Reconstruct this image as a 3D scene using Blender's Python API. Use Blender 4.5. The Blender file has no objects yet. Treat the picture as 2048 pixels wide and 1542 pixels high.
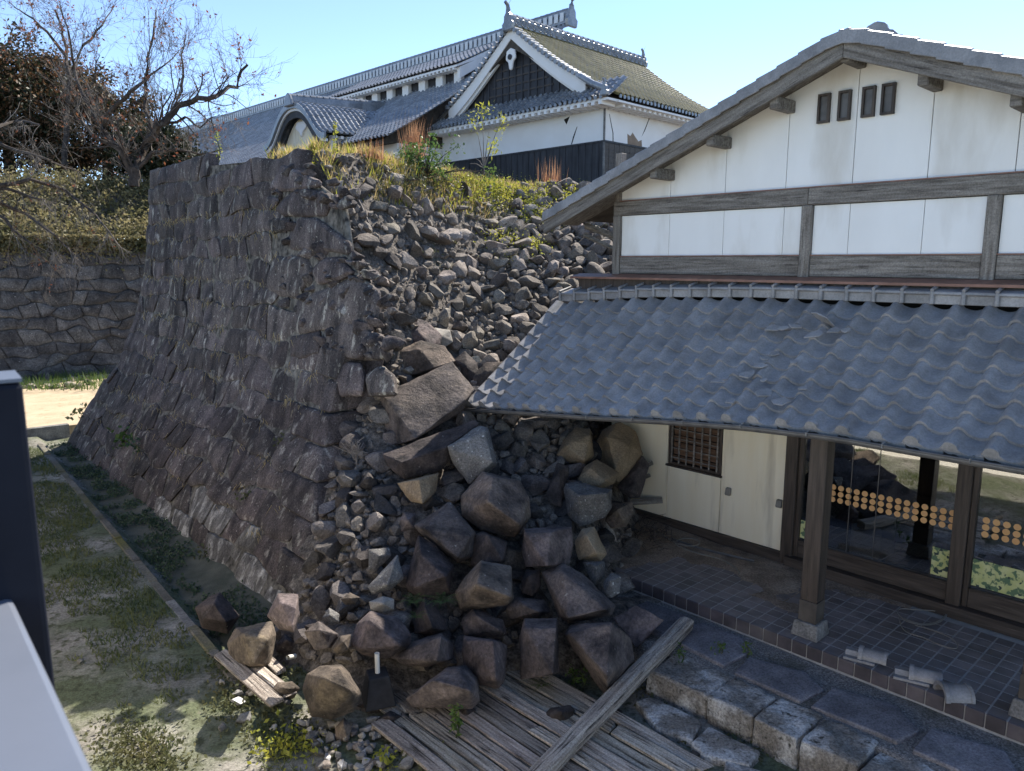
import bpy, bmesh, math, random
import numpy as np
from mathutils import Vector, Matrix, noise as mnoise

# ------------------------------------------------------------------ camera
SC = bpy.context.scene
COL = SC.collection
FPX, PITCH, CAMZ = 1500.0, math.radians(9.4), 4.45
cam_d = bpy.data.cameras.new('camera'); cam = bpy.data.objects.new('camera', cam_d); COL.objects.link(cam)
cam.location = (0, 0, CAMZ); cam.rotation_euler = (math.pi/2 - PITCH, 0, 0)
cam_d.sensor_fit = 'HORIZONTAL'; cam_d.sensor_width = 36.0; cam_d.lens = 36.0*FPX/2048.0
cam_d.clip_start = 0.05; cam_d.clip_end = 3000
SC.camera = cam
cam_d.dof.use_dof = True; cam_d.dof.focus_distance = 10.0; cam_d.dof.aperture_fstop = 7.0

# ------------------------------------------------------------------ sky, sun, exposure
SUN_AZ, SUN_EL = math.radians(33), math.radians(45)        # azimuth clockwise from +Y (view direction)
world = bpy.data.worlds.new('World'); SC.world = world; world.use_nodes = True
wn = world.node_tree.nodes; wl_ = world.node_tree.links
bg = wn['Background']; sky = wn.new('ShaderNodeTexSky'); sky.sky_type = 'NISHITA'; sky.sun_disc = False
sky.sun_elevation = SUN_EL; sky.sun_rotation = SUN_AZ
sky.air_density = 0.62; sky.dust_density = 0.02; sky.ozone_density = 1.2; sky.altitude = 50
wl_.new(sky.outputs[0], bg.inputs['Color']); bg.inputs['Strength'].default_value = 0.15
sd = bpy.data.lights.new('sun', 'SUN'); sun = bpy.data.objects.new('sun', sd); COL.objects.link(sun)
sd.energy = 5.0; sd.angle = math.radians(0.53); sd.color = (1.0, 0.93, 0.82)
SDIR = Vector((math.sin(SUN_AZ)*math.cos(SUN_EL), math.cos(SUN_AZ)*math.cos(SUN_EL), math.sin(SUN_EL)))
sun.rotation_euler = SDIR.to_track_quat('Z', 'Y').to_euler()
sun.location = SDIR*80
vs = SC.view_settings; vs.view_transform = 'Standard'; vs.look = 'None'; vs.gamma = 1.0; vs.use_curve_mapping = False
vs.exposure = 1.08
SC.cycles.max_bounces = 8

# ------------------------------------------------------------------ frames and projection helpers
V3 = lambda *a: np.array(a, float)
CP, SP = math.cos(PITCH), math.sin(PITCH)
CAM = V3(0, 0, CAMZ)
def ray(x, y):
    a = (x-1024)/FPX; b = (771-y)/FPX
    return V3(a, CP+b*SP, -SP+b*CP)
def atz(x, y, z):
    r = ray(x, y); return CAM + r*((z-CAMZ)/r[2])
def att(x, y, t): return CAM + ray(x, y)*t
def atp(x, y, n, D):
    r = ray(x, y); return CAM + r*((D-n@CAM)/(n@r))
def depth_of(p): q = p-CAM; return q[1]*CP - q[2]*SP
# facade frame: u along the facade to the right, e outward from it
FA = math.radians(43)
U = V3(math.sin(FA), -math.cos(FA), 0); N = V3(-math.cos(FA), -math.sin(FA), 0)
OB = V3(3.637, 9.5215, 0)
def wb(u, e, z): return OB + U*u + N*e + V3(0, 0, z)
def loc(p): q = p-OB; return float(q@U), float(q@N)
# stone wall frame: q along the face to the near corner, p into the wall
DW = V3(.656, -.755, 0); DW /= np.linalg.norm(DW); MW = V3(-DW[1], DW[0], 0)
CB = V3(-2.85, 8.89, 0)
def ww(p, q, z): return CB + MW*p + DW*q + V3(0, 0, z)
def pq(P): r = P-CB; return float(r@MW), float(r@DW)
def batter(z): return float(np.interp(z, [-.3, -.1, .7, 1.48, 2, 3, 4, 5.2, 6.6], [-.08, 0, .39, .82, 1.13, 1.44, 1.67, 1.83, 1.95]))

# ------------------------------------------------------------------ mesh helpers
def np_mesh(name, V, F):
    """V (n,3); F (m,k) all faces the same size"""
    me = bpy.data.meshes.new(name)
    V = np.asarray(V, np.float32); F = np.asarray(F, np.int32)
    m, k = F.shape
    me.vertices.add(len(V)); me.vertices.foreach_set('co', V.ravel())
    me.loops.add(m*k); me.loops.foreach_set('vertex_index', F.ravel())
    me.polygons.add(m); me.polygons.foreach_set('loop_start', np.arange(0, m*k, k, dtype=np.int32))
    me.update(calc_edges=True); me.validate()
    return me
def smooth(me, on=True):
    me.polygons.foreach_set('use_smooth', [on]*len(me.polygons)); return me
def sharp(me, ang=40):
    smooth(me)
    try: me.set_sharp_from_angle(angle=math.radians(ang))
    except Exception: pass
    return me
def obj(name, me, mat=None, parent=None, **props):
    o = bpy.data.objects.new(name, me); COL.objects.link(o)
    if mat is not None and me is not None and not me.materials: me.materials.append(mat)
    if parent is not None: o.parent = parent
    for k, v in props.items(): o[k] = v
    return o
def thing(name, label, cat, loc=(0, 0, 0), rz=0, group=None):
    o = bpy.data.objects.new(name, None); COL.objects.link(o); o.empty_display_size = .2
    o.location = loc; o.rotation_euler = (0, 0, rz); o['label'] = label; o['category'] = cat
    if group: o['group'] = group
    return o
def tag(o, label, cat, group=None):
    o['label'] = label; o['category'] = cat
    if group: o['group'] = group
    return o
class MB:
    def __init__(s): s.v = []; s.f = []
    def add(s, vs, fs):
        b = len(s.v); s.v += [tuple(map(float, p)) for p in vs]; s.f += [tuple(b+i for i in f) for f in fs]; return s
    def box(s, x0, x1, y0, y1, z0, z1):
        return s.add([(x0,y0,z0),(x1,y0,z0),(x1,y1,z0),(x0,y1,z0),(x0,y0,z1),(x1,y0,z1),(x1,y1,z1),(x0,y1,z1)],
                     [(0,3,2,1),(4,5,6,7),(0,1,5,4),(1,2,6,5),(2,3,7,6),(3,0,4,7)])
    def frustum(s, cx, cy, z0, z1, w0, w1, d0=None, d1=None):
        d0 = d0 or w0; d1 = d1 or w1
        p = [(cx+sx*w0/2, cy+sy*d0/2, z0) for sx, sy in ((-1,-1),(1,-1),(1,1),(-1,1))] + [(cx+sx*w1/2, cy+sy*d1/2, z1) for sx, sy in ((-1,-1),(1,-1),(1,1),(-1,1))]
        return s.add(p, [(0,3,2,1),(4,5,6,7),(0,1,5,4),(1,2,6,5),(2,3,7,6),(3,0,4,7)])
    def prism(s, poly, d0, d1, axis='y'):
        """poly of (a,z) extruded between d0 and d1 along local y (or of (x,y) along z)"""
        n = len(poly)
        if axis == 'y': P = [(a, d0, z) for a, z in poly] + [(a, d1, z) for a, z in poly]
        elif axis == 'x': P = [(d0, a, z) for a, z in poly] + [(d1, a, z) for a, z in poly]
        else: P = [(x, y, d0) for x, y in poly] + [(x, y, d1) for x, y in poly]
        F = [tuple(range(n)), tuple(range(2*n-1, n-1, -1))] + [(i, i+n, (i+1) % n+n, (i+1) % n) for i in range(n)]
        return s.add(P, F)
    def tube(s, pts, rad, n=6, cap=True):
        pts = [np.array(p, float) for p in pts]; m = len(pts)
        if not hasattr(rad, '__len__'): rad = [rad]*m
        rings = []
        for i, p in enumerate(pts):
            t = pts[min(i+1, m-1)] - pts[max(i-1, 0)]; t /= (np.linalg.norm(t)+1e-9)
            a = np.cross(t, V3(0, 0, 1) if abs(t[2]) < .9 else V3(1, 0, 0)); a /= np.linalg.norm(a); b = np.cross(t, a)
            rings.append([p + rad[i]*(a*math.cos(2*math.pi*k/n)+b*math.sin(2*math.pi*k/n)) for k in range(n)])
        V = [q for r in rings for q in r]
        F = [(i*n+k, i*n+(k+1) % n, (i+1)*n+(k+1) % n, (i+1)*n+k) for i in range(m-1) for k in range(n)]
        if cap: F += [tuple(range(n-1, -1, -1)), tuple((m-1)*n+k for k in range(n))]
        return s.add(V, F)
    def cyl(s, c, r, h, n=16, r2=None, axis='z'):
        c = np.array(c, float); ax = {'x': V3(1,0,0), 'y': V3(0,1,0), 'z': V3(0,0,1)}[axis]
        return s.tube([c, c+ax*h], [r, r if r2 is None else r2], n)
    def mesh(s, name='m', bevel=0, seg=1, fixn=True):
        me = bpy.data.meshes.new(name); me.from_pydata(s.v, [], s.f)
        if fixn or bevel:
            bm = bmesh.new(); bm.from_mesh(me)
            bmesh.ops.recalc_face_normals(bm, faces=bm.faces)
            if bevel:
                es = [e for e in bm.edges if len(e.link_faces) == 2 and e.calc_face_angle(0) > .5]
                bmesh.ops.bevel(bm, geom=es, offset=bevel, segments=seg, profile=.5, affect='EDGES', clamp_overlap=True)
            bm.to_mesh(me); bm.free()
        return me
    def build(s, name, mat, parent=None, bevel=0, seg=1, sm=False, **props):
        me = s.mesh(name, bevel, seg)
        if sm: sharp(me)
        return obj(name, me, mat, parent, **props)
def fbm(p, sc, oct=3):
    return mnoise.fractal(Vector((p[0]*sc, p[1]*sc, p[2]*sc)), 1.0, 2.1, oct)
def rock_mesh(pts, seed=0, bev=.05, cuts=2, amp=.02, nsc=3.0, name='rock', origin=None, dis=9):
    """convex stone from a point cloud: faceted, edges worn, surface uneven"""
    pts = np.array(pts, float); c = pts.mean(0) if origin is None else np.array(origin, float)
    bm = bmesh.new()
    for p in pts-c: bm.verts.new(p)
    r = bmesh.ops.convex_hull(bm, input=list(bm.verts))
    bad = [g for g in r['geom_interior'] if isinstance(g, bmesh.types.BMVert)]
    if bad: bmesh.ops.delete(bm, geom=list(set(bad)), context='VERTS')
    bmesh.ops.dissolve_limit(bm, angle_limit=math.radians(dis), verts=list(bm.verts), edges=list(bm.edges))
    if bev:
        bmesh.ops.bevel(bm, geom=list(bm.edges), offset=bev, segments=1, profile=.6, affect='EDGES', clamp_overlap=True)
    bmesh.ops.triangulate(bm, faces=bm.faces)
    for k in range(cuts):
        L = sorted(e.calc_length() for e in bm.edges); th = L[int(len(L)*.35)]
        bmesh.ops.subdivide_edges(bm, edges=[e for e in bm.edges if e.calc_length() > th], cuts=1, use_grid_fill=True)
        bmesh.ops.triangulate(bm, faces=[f for f in bm.faces if len(f.verts) > 3])
    bm.normal_update()
    o = Vector((seed*7.31 % 97, seed*3.17 % 89, seed*1.7 % 83))
    for v in bm.verts:
        q = v.co+o
        n = mnoise.fractal(q*nsc, 1.0, 2.0, 3)
        n2 = mnoise.noise(q*nsc*.35)
        v.co += v.normal*(n*amp + n2*amp*.8)
    me = bpy.data.meshes.new(name); bm.to_mesh(me); bm.free()
    sharp(me, 32)
    return me, c

# ------------------------------------------------------------------ materials
def nmat(name, c1, c2, sc=3.0, rough=.85, c3=None, sc3=1.0, t3=(.5, .7), spot=None, ssc=30.0, st=(.62, .70), bump=.3, bsc=25.0,
         stretch=(1, 1, 1), space='world', rnd=0.0, hue=0.0, spec=.3, detail=6, metal=0.0, c3str=None, wave=None, rrange=0.0, bdist=.02, fine=0.0, fsc=40.0):
    m = bpy.data.materials.new(name); m.use_nodes = True; nt = m.node_tree; nd = nt.nodes; lk = nt.links
    b = nd['Principled BSDF']; b.inputs['Roughness'].default_value = rough; b.inputs['Specular IOR Level'].default_value = spec
    b.inputs['Metallic'].default_value = metal
    if space == 'world':
        src = nd.new('ShaderNodeNewGeometry').outputs['Position']
    else:
        tc = nd.new('ShaderNodeTexCoord'); oi = nd.new('ShaderNodeObjectInfo')
        mu = nd.new('ShaderNodeMath'); mu.operation = 'MULTIPLY'; mu.inputs[1].default_value = 57.0; lk.new(oi.outputs['Random'], mu.inputs[0])
        va = nd.new('ShaderNodeVectorMath'); va.operation = 'ADD'; lk.new(tc.outputs['Object'], va.inputs[0]); lk.new(mu.outputs[0], va.inputs[1])
        src = va.outputs[0]
    mp = nd.new('ShaderNodeMapping'); mp.inputs['Scale'].default_value = stretch; lk.new(src, mp.inputs[0])
    def noise(scale, det=detail, v=mp.outputs[0], r=.55):
        n = nd.new('ShaderNodeTexNoise'); n.inputs['Scale'].default_value = scale; n.inputs['Detail'].default_value = det
        n.inputs['Roughness'].default_value = r; lk.new(v, n.inputs['Vector']); return n.outputs['Fac']
    def ramp(fac, a, b_):
        r = nd.new('ShaderNodeMapRange'); r.inputs['From Min'].default_value = a; r.inputs['From Max'].default_value = b_; r.clamp = True
        lk.new(fac, r.inputs['Value']); return r.outputs[0]
    def mix(f, a, b_, typ='MIX'):
        x = nd.new('ShaderNodeMix'); x.data_type = 'RGBA'; x.blend_type = typ
        if hasattr(f, 'links'): lk.new(f, x.inputs['Factor'])
        else: x.inputs['Factor'].default_value = f
        for s_, val in (('A', a), ('B', b_)):
            i = [k for k in x.inputs if k.name == s_ and k.type == 'RGBA'][0]
            if isinstance(val, (tuple, list)): i.default_value = (*val, 1)
            else: lk.new(val, i)
        return [k for k in x.outputs if k.type == 'RGBA'][0]
    col = mix(ramp(noise(sc), .33, .67), c1, c2)
    if c3 is not None: col = mix(ramp(noise(sc3, 5, v=(mp.outputs[0] if c3str is None else src)), *t3), col, c3)
    if spot is not None: col = mix(ramp(noise(ssc, 3, v=src, r=.5), *st), col, spot)
    if fine:
        fv = ramp2(nd, lk, ramp(noise(fsc, 6, v=src, r=.7), .36, .64), 1-fine, 1+fine); hf = nd.new('ShaderNodeHueSaturation'); lk.new(fv, hf.inputs['Value']); lk.new(col, hf.inputs['Color']); col = hf.outputs[0]
    if rnd or hue:
        oi = nd.new('ShaderNodeObjectInfo'); hs = nd.new('ShaderNodeHueSaturation')
        lk.new(ramp2(nd, lk, oi.outputs['Random'], 1-rnd, 1+rnd), hs.inputs['Value'])
        if hue:
            ml = nd.new('ShaderNodeMath'); ml.operation = 'MULTIPLY'; ml.inputs[1].default_value = 7.77; lk.new(oi.outputs['Random'], ml.inputs[0])
            fr = nd.new('ShaderNodeMath'); fr.operation = 'FRACT'; lk.new(ml.outputs[0], fr.inputs[0])
            lk.new(ramp2(nd, lk, fr.outputs[0], .5-hue, .5+hue), hs.inputs['Hue'])
        lk.new(col, hs.inputs['Color']); col = hs.outputs[0]
    lk.new(col, b.inputs['Base Color'])
    if rrange:
        lk.new(ramp2(nd, lk, noise(sc*2.3), rough-rrange, rough+rrange), b.inputs['Roughness'])
    if bump:
        bp = nd.new('ShaderNodeBump'); bp.inputs['Strength'].default_value = bump; bp.inputs['Distance'].default_value = bdist
        h = noise(bsc, 8, r=.68)
        lk.new(h, bp.inputs['Height']); lk.new(bp.outputs[0], b.inputs['Normal'])
    return m
def ramp2(nd, lk, fac, a, b):
    r = nd.new('ShaderNodeMapRange'); r.inputs['To Min'].default_value = a; r.inputs['To Max'].default_value = b
    lk.new(fac, r.inputs['Value']); return r.outputs[0]
MT = {}
MT['wall_stone'] = nmat('wall_stone', (.032,.027,.027), (.125,.102,.094), 2.6, .88, c3=(.29,.265,.23), sc3=5.0, t3=(.575,.70), spot=(.34,.32,.28), ssc=24, st=(.66,.74),
                        bump=.8, bsc=9, stretch=(1.4,1.4,.55), rnd=.4, hue=.015, spec=.25, bdist=.04, fine=0.5, fsc=38)
MT['wall_stone_pale'] = nmat('wall_stone_pale', (.06,.055,.052), (.20,.185,.17), 3.0, .88, c3=(.42,.40,.37), sc3=4.5, t3=(.50,.66), bump=1.0, bsc=7, stretch=(1.6,1.6,.5), rnd=.25, bdist=.06, fine=0.4, fsc=38)
MT['far_stone'] = nmat('far_stone', (.045,.043,.044), (.13,.123,.117), 2.2, .88, c3=(.22,.21,.195), sc3=2.5, t3=(.6,.8), spot=(.35,.33,.3), ssc=14, st=(.68,.74), bump=.7, bsc=9, rnd=.3, hue=.015, fine=0.45, fsc=18)
MT['joint'] = nmat('joint', (.025,.022,.02), (.22,.20,.17), 9, .95, c3=(.03,.028,.022), sc3=2.0, t3=(.55,.7), bump=.8, bsc=30)
MT['dark'] = nmat('boulder_dark', (.028,.023,.023), (.145,.116,.106), 3.5, .85, c3=(.16,.125,.105), sc3=2.6, t3=(.54,.74), spot=(.32,.30,.27), ssc=18, st=(.70,.78), bump=1.0, bsc=7, rnd=.45, hue=.015, spec=.3, bdist=.05, fine=0.36, fsc=26)
MT['brown'] = nmat('boulder_brown', (.042,.034,.029), (.18,.14,.11), 3.5, .88, c3=(.24,.185,.125), sc3=2.6, t3=(.55,.78), spot=(.36,.32,.27), ssc=24, st=(.70,.76), bump=1.0, bsc=7, rnd=.2, hue=.01, bdist=.06, fine=0.34, fsc=26)
MT['grey'] = nmat('boulder_grey', (.08,.075,.072), (.20,.19,.175), 2.4, .88, c3=(.30,.28,.25), sc3=4, t3=(.58,.75), spot=(.42,.41,.38), ssc=28, st=(.64,.70), bump=1.0, bsc=9, rnd=.2, bdist=.05, fine=0.4, fsc=42)
MT['tan'] = nmat('boulder_tan', (.19,.135,.08), (.36,.27,.17), 1.8, .9, c3=(.13,.10,.075), sc3=1.4, t3=(.55,.75), bump=.9, bsc=8, rnd=.15, bdist=.05, fine=0.3, fsc=42)
MT['pale'] = nmat('boulder_pale', (.28,.25,.21), (.45,.41,.35), 3, .9, c3=(.14,.12,.10), sc3=2, t3=(.58,.75), bump=.5, bsc=20, rnd=.2, fine=0.25, fsc=42)
MT['rubble'] = nmat('rubble_stone', (.095,.082,.072), (.275,.238,.20), 3.0, .9, c3=(.34,.29,.22), sc3=1.2, t3=(.58,.8), bump=.9, bsc=12, rnd=.5, hue=.02, bdist=.04, fine=0.4, fsc=40)
MT['rubble_shaded'] = nmat('rubble_shaded', (.05,.044,.042), (.15,.132,.12), 3.0, .9, c3=(.21,.18,.145), sc3=1.2, t3=(.58,.8), bump=.9, bsc=12, rnd=.5, hue=.02, bdist=.04, fine=.4, fsc=40)  # rubble colours darkened: shade painted into the stone tone
MT['gravel'] = nmat('rubble_fines', (.05,.044,.04), (.22,.19,.16), 9.0, .95, c3=(.09,.09,.045), sc3=.7, t3=(.62,.78), bump=1.0, bsc=9, bdist=.08, fine=0.5, fsc=30)
MT['plaster'] = nmat('plaster', (.80,.785,.75), (.85,.84,.81), 1.2, .9, c3=(.60,.56,.49), sc3=1.1, t3=(.52,.80), bump=.15, bsc=90, stretch=(1.6,1.6,.5))
MT['plaster_low'] = nmat('plaster_lower', (.80,.70,.51), (.85,.77,.60), 1.6, .9, c3=(.40,.34,.26), sc3=1.3, t3=(.56,.82), bump=.2, bsc=90, stretch=(3,3,.35))
MT['castle_white'] = nmat('castle_plaster', (.78,.75,.72), (.84,.82,.8), .8, .9, c3=(.66,.60,.54), sc3=.35, t3=(.6,.8), bump=.05)
MT['castle_dark'] = nmat('castle_board', (.022,.022,.026), (.05,.05,.056), 3, .6, stretch=(2,2,.3), bump=.2)
MT['wood_grey'] = nmat('weathered_wood', (.11,.095,.08), (.27,.245,.215), 5, .85, c3=(.05,.042,.036), sc3=9, t3=(.58,.72), stretch=(.35,5,5), space='object', bump=.6, bsc=12, rnd=.12, fine=0.25, fsc=60)
MT['board_grey'] = nmat('old_board', (.22,.185,.155), (.54,.485,.415), 5, .9, c3=(.05,.042,.035), sc3=6, t3=(.54,.66), stretch=(.35,6,6), space='object', bump=1.0, bsc=8, rnd=.35, hue=.02, bdist=.04, fine=0.35, fsc=60)
MT['wood_dark'] = nmat('dark_wood', (.03,.022,.017), (.08,.06,.047), 5, .55, c3=(.12,.10,.085), sc3=11, t3=(.68,.8), stretch=(5,5,.35), space='object', bump=.3, bsc=12, spec=.4)
MT['wood_dark_h'] = nmat('dark_wood_rail', (.03,.022,.017), (.085,.065,.052), 5, .6, c3=(.13,.11,.09), sc3=9, t3=(.64,.8), stretch=(.35,5,5), space='object', bump=.3, bsc=12, spec=.4)
MT['wood_louvre'] = nmat('louvre_wood', (.10,.058,.036), (.19,.115,.075), 5, .8, stretch=(.4,5,5), space='object', bump=.3)
MT['tile'] = nmat('roof_tile', (.18,.175,.173), (.30,.29,.287), 4, .43, c3=(.14,.13,.125), sc3=2.6, t3=(.58,.8), spot=(.26,.26,.25), ssc=40, st=(.70,.76), bump=.12, bsc=60, rnd=.10, spec=.5, rrange=.12, fine=0.16, fsc=45)
MT['castle_tile'] = nmat('castle_tile', (.13,.14,.155), (.27,.28,.30), 1.5, .26, c3=(.26,.26,.255), sc3=2.5, t3=(.6,.8), bump=.1, bsc=20, spec=.9, fine=0.2, fsc=10)
MT['castle_tile_moss'] = nmat('castle_tile_moss', (.16,.135,.05), (.30,.25,.11), 1.2, .26, c3=(.12,.115,.10), sc3=2.5, t3=(.55,.8), bump=.1, bsc=20, spec=.9)
MT['copper'] = nmat('copper_flashing', (.16,.075,.05), (.26,.13,.09), 6, .5, bump=.05, spec=.5)
MT['metal_grey'] = nmat('gutter_metal', (.07,.065,.062), (.12,.112,.105), 8, .45, bump=.05, spec=.5)
MT['concrete'] = nmat('concrete', (.13,.125,.12), (.23,.22,.205), 5, .9, c3=(.08,.075,.065), sc3=2, t3=(.5,.75), bump=.4, bsc=40, fine=.3)
MT['floor_tile'] = nmat('floor_tile', (.14,.122,.118), (.22,.192,.186), 6, .55, c3=(.10,.085,.07), sc3=1.5, t3=(.55,.8), bump=.1, rnd=.2, spec=.4)
MT['edge_tile'] = nmat('edge_tile', (.055,.047,.05), (.095,.08,.086), 6, .5, c3=(.14,.12,.11), sc3=2, t3=(.55,.8), bump=.1, rnd=.25, spec=.4)
MT['grout'] = nmat('grout', (.30,.29,.28), (.40,.39,.37), 9, .95, bump=.2)
MT['dirt'] = nmat('dirt', (.17,.132,.10), (.29,.225,.17), 5, .97, c3=(.38,.31,.24), sc3=2.2, t3=(.5,.75), bump=.7, bsc=40, fine=0.4, fsc=45)
MT['yard'] = nmat('yard_soil', (.15,.14,.122), (.31,.29,.255), 1.3, .97, c3=(.10,.115,.065), sc3=.9, t3=(.40,.58), spot=(.06,.065,.035), ssc=9, st=(.5,.68), bump=.8, bsc=45, fine=0.35, fsc=35)
MT['ditch'] = nmat('ditch_soil', (.07,.075,.055), (.13,.125,.095), 4, .97, c3=(.16,.15,.12), sc3=1.5, t3=(.6,.75), bump=.9, bsc=40)
MT['path'] = nmat('path_sand', (.42,.33,.22), (.52,.42,.29), 2, .97, c3=(.30,.22,.13), sc3=4, t3=(.55,.75), bump=.4, bsc=50, fine=0.2, fsc=40)
MT['paving'] = nmat('paving_slab', (.11,.105,.112), (.20,.19,.20), 4, .8, c3=(.18,.17,.16), sc3=3, t3=(.6,.8), bump=.4, bsc=25, rnd=.2, fine=0.4, fsc=50)
MT['pave_gravel'] = nmat('exposed_gravel', (.10,.095,.09), (.32,.30,.28), 45, .95, c3=(.10,.095,.07), sc3=1.5, t3=(.5,.7), bump=1.0, bsc=60, fine=0.5, fsc=70)
MT['step_stone'] = nmat('step_stone', (.15,.135,.115), (.27,.245,.215), 3, .9, c3=(.50,.49,.47), sc3=2.6, t3=(.48,.62), spot=(.07,.066,.055), ssc=16, st=(.60,.72), bump=1.0, bsc=10, rnd=.15, bdist=.05, fine=0.45, fsc=40)
MT['kerb'] = nmat('kerb_stone', (.085,.078,.06), (.17,.155,.13), 3, .9, c3=(.14,.13,.045), sc3=.7, t3=(.5,.65), bump=.5, bsc=30, rnd=.2, fine=0.35, fsc=40)
MT['bark'] = nmat('bark', (.028,.021,.018), (.085,.068,.057), 8, .9, c3=(.16,.14,.12), sc3=4, t3=(.6,.8), bump=.6, bsc=20)
MT['twig'] = nmat('twig', (.10,.085,.075), (.24,.21,.185), 3, .8, bump=0)
def leafmat(name, c1, c2, trans=.35, sc=2.0, rough=.55):
    m = nmat(name, c1, c2, sc, rough, bump=0, spec=.3); nt = m.node_tree; nd = nt.nodes; lk = nt.links
    b = nd['Principled BSDF']; out = nd['Material Output']
    t = nd.new('ShaderNodeBsdfTranslucent'); mx = nd.new('ShaderNodeMixShader'); mx.inputs[0].default_value = trans
    lk.new(b.inputs['Base Color'].links[0].from_socket, t.inputs['Color'])
    lk.new(b.outputs[0], mx.inputs[1]); lk.new(t.outputs[0], mx.inputs[2]); lk.new(mx.outputs[0], out.inputs['Surface'])
    return m
MT['leaf_dark'] = leafmat('evergreen_leaf', (.014,.022,.010), (.045,.05,.022), .2)
MT['leaf_brown'] = leafmat('russet_leaf', (.10,.05,.028), (.20,.12,.06), .35)
MT['leaf_red'] = leafmat('cherry_leaf', (.22,.06,.035), (.30,.13,.06), .4)
MT['leaf_green'] = leafmat('leaf_green', (.05,.10,.025), (.13,.19,.045), .4)
MT['leaf_yellow'] = leafmat('leaf_yellow', (.26,.28,.04), (.42,.40,.07), .5)
MT['leaf_weed'] = leafmat('leaf_weed', (.05,.07,.03), (.15,.14,.065), .35)
MT['leaf_bank'] = leafmat('leaf_bank', (.10,.105,.045), (.32,.27,.14), .45, sc=1.2)
MT['leaf_blue'] = leafmat('ground_ivy', (.035,.065,.04), (.085,.125,.07), .3)
MT['straw'] = leafmat('dry_grass', (.42,.31,.12), (.62,.48,.22), .5)
MT['straw_red'] = leafmat('red_grass', (.36,.17,.09), (.52,.30,.16), .4)
MT['grass'] = leafmat('short_grass', (.06,.09,.03), (.15,.16,.06), .3)
def plain(name, c, rough=.5, metal=0, spec=.5):
    m = bpy.data.materials.new(name); m.use_nodes = True; b = m.node_tree.nodes['Principled BSDF']
    b.inputs['Base Color'].default_value = (*c, 1); b.inputs['Roughness'].default_value = rough; b.inputs['Metallic'].default_value = metal
    b.inputs['Specular IOR Level'].default_value = spec; return m
MT['pvc'] = nmat('pvc', (.62,.60,.54), (.70,.68,.62), 8, .5, bump=0)
MT['black_rubber'] = nmat('black_rubber', (.014,.014,.016), (.03,.03,.034), 10, .7, bump=.2, bsc=60)
MT['rail_dark'] = nmat('rail_post_paint', (.008,.009,.015), (.014,.016,.025), 4, .5, bump=.02, spec=.12)
MT['rail_white'] = nmat('rail_metal', (.10,.115,.145), (.14,.155,.19), 2, .35, bump=.02, spec=.5)
MT['dot'] = nmat('dot_film', (.58,.32,.13), (.64,.37,.16), 5, .6, bump=0)
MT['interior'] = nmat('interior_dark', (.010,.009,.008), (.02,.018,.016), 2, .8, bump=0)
MT['interior_pale'] = nmat('interior_pale', (.35,.36,.34), (.45,.45,.42), 2, .8, bump=0)
MT['cable'] = nmat('cable', (.16,.145,.12), (.24,.22,.19), 6, .6, bump=0)
MT['roof_board'] = nmat('roof_board', (.05,.042,.036), (.10,.085,.07), 4, .9, bump=.2)
MT['plaster_outer'] = nmat('yard_wall_paint', (.72,.67,.58), (.80,.75,.66), .8, .9, c3=(.48,.42,.33), sc3=.5, t3=(.6,.8), bump=.1)
def glass():
    m = bpy.data.materials.new('door_glass'); m.use_nodes = True; nt = m.node_tree; nd = nt.nodes; lk = nt.links
    b = nd['Principled BSDF']; b.inputs['Base Color'].default_value = (.62,.64,.62,1); b.inputs['Roughness'].default_value = .012
    b.inputs['Transmission Weight'].default_value = 1.0; b.inputs['IOR'].default_value = 2.9
    n = nd.new('ShaderNodeTexNoise'); n.inputs['Scale'].default_value = 1.2; g = nd.new('ShaderNodeNewGeometry'); lk.new(g.outputs['Position'], n.inputs['Vector'])
    bp = nd.new('ShaderNodeBump'); bp.inputs['Strength'].default_value = .02; bp.inputs['Distance'].default_value = .05; lk.new(n.outputs['Fac'], bp.inputs['Height']); lk.new(bp.outputs[0], b.inputs['Normal'])
    return m
MT['glass'] = glass()
def poster():
    m = nmat('poster_print', (.42,.44,.16), (.55,.55,.28), 9, .6, bump=0, c3=(.10,.16,.09), sc3=14, t3=(.5,.56), spot=(.03,.05,.05), ssc=11, st=(.58,.62))
    return m
MT['poster'] = poster()
# ------------------------------------------------------------------ terrain
def proj(P):
    q = np.array(P)-CAM; z = q[1]*CP-q[2]*SP; u = q[1]*SP+q[2]*CP
    return 1024+FPX*q[0]/z, 771-FPX*u/z
PN = V3(.11303, -.48463, .86739); PD = -3.14243                      # plane on which the fallen blocks lie
def slope_z(x, y): return (PD - PN[0]*x - PN[1]*y)/PN[2]
def nz(x, y, s, o=0.0): return mnoise.noise(Vector((x*s+o, y*s-o, o*1.3)))
def hill_z(P):
    p, q = pq(P); u, e = loc(P)
    base = slope_z(P[0], P[1]) - (.30 + .14*min(1, max(0, (q+2.5)/1.5)))
    qc = -3.0 - .32*(p-2.0) if p < 9 else -5.24 - .1*(p-9)
    top = 6.25 - .02*max(0, min(p, 10)-3) + .035*max(0, p-12)
    top = min(top, 8.15)
    t2 = top - 1.6*max(0, q-qc)
    z = max(base, t2) if p > 1.6 else base
    z = min(z, top)
    z = min(z, .42 + 1.05*p) if p < 2.2 else z
    if e > 1.8: z = min(z, 1.1*max(-.2, -.45-u+.25*min(0, 3.2-e)))
    if e > -.3:
        ub = -1.25 - .5*(1.9-min(e, 1.9))
        z = min(z, .30 + 1.35*max(0, ub-u)) if u > ub-2.0 else z
    z += .10*nz(P[0], P[1], .9) + .04*nz(P[0], P[1], 2.7, 5)
    return z
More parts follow.
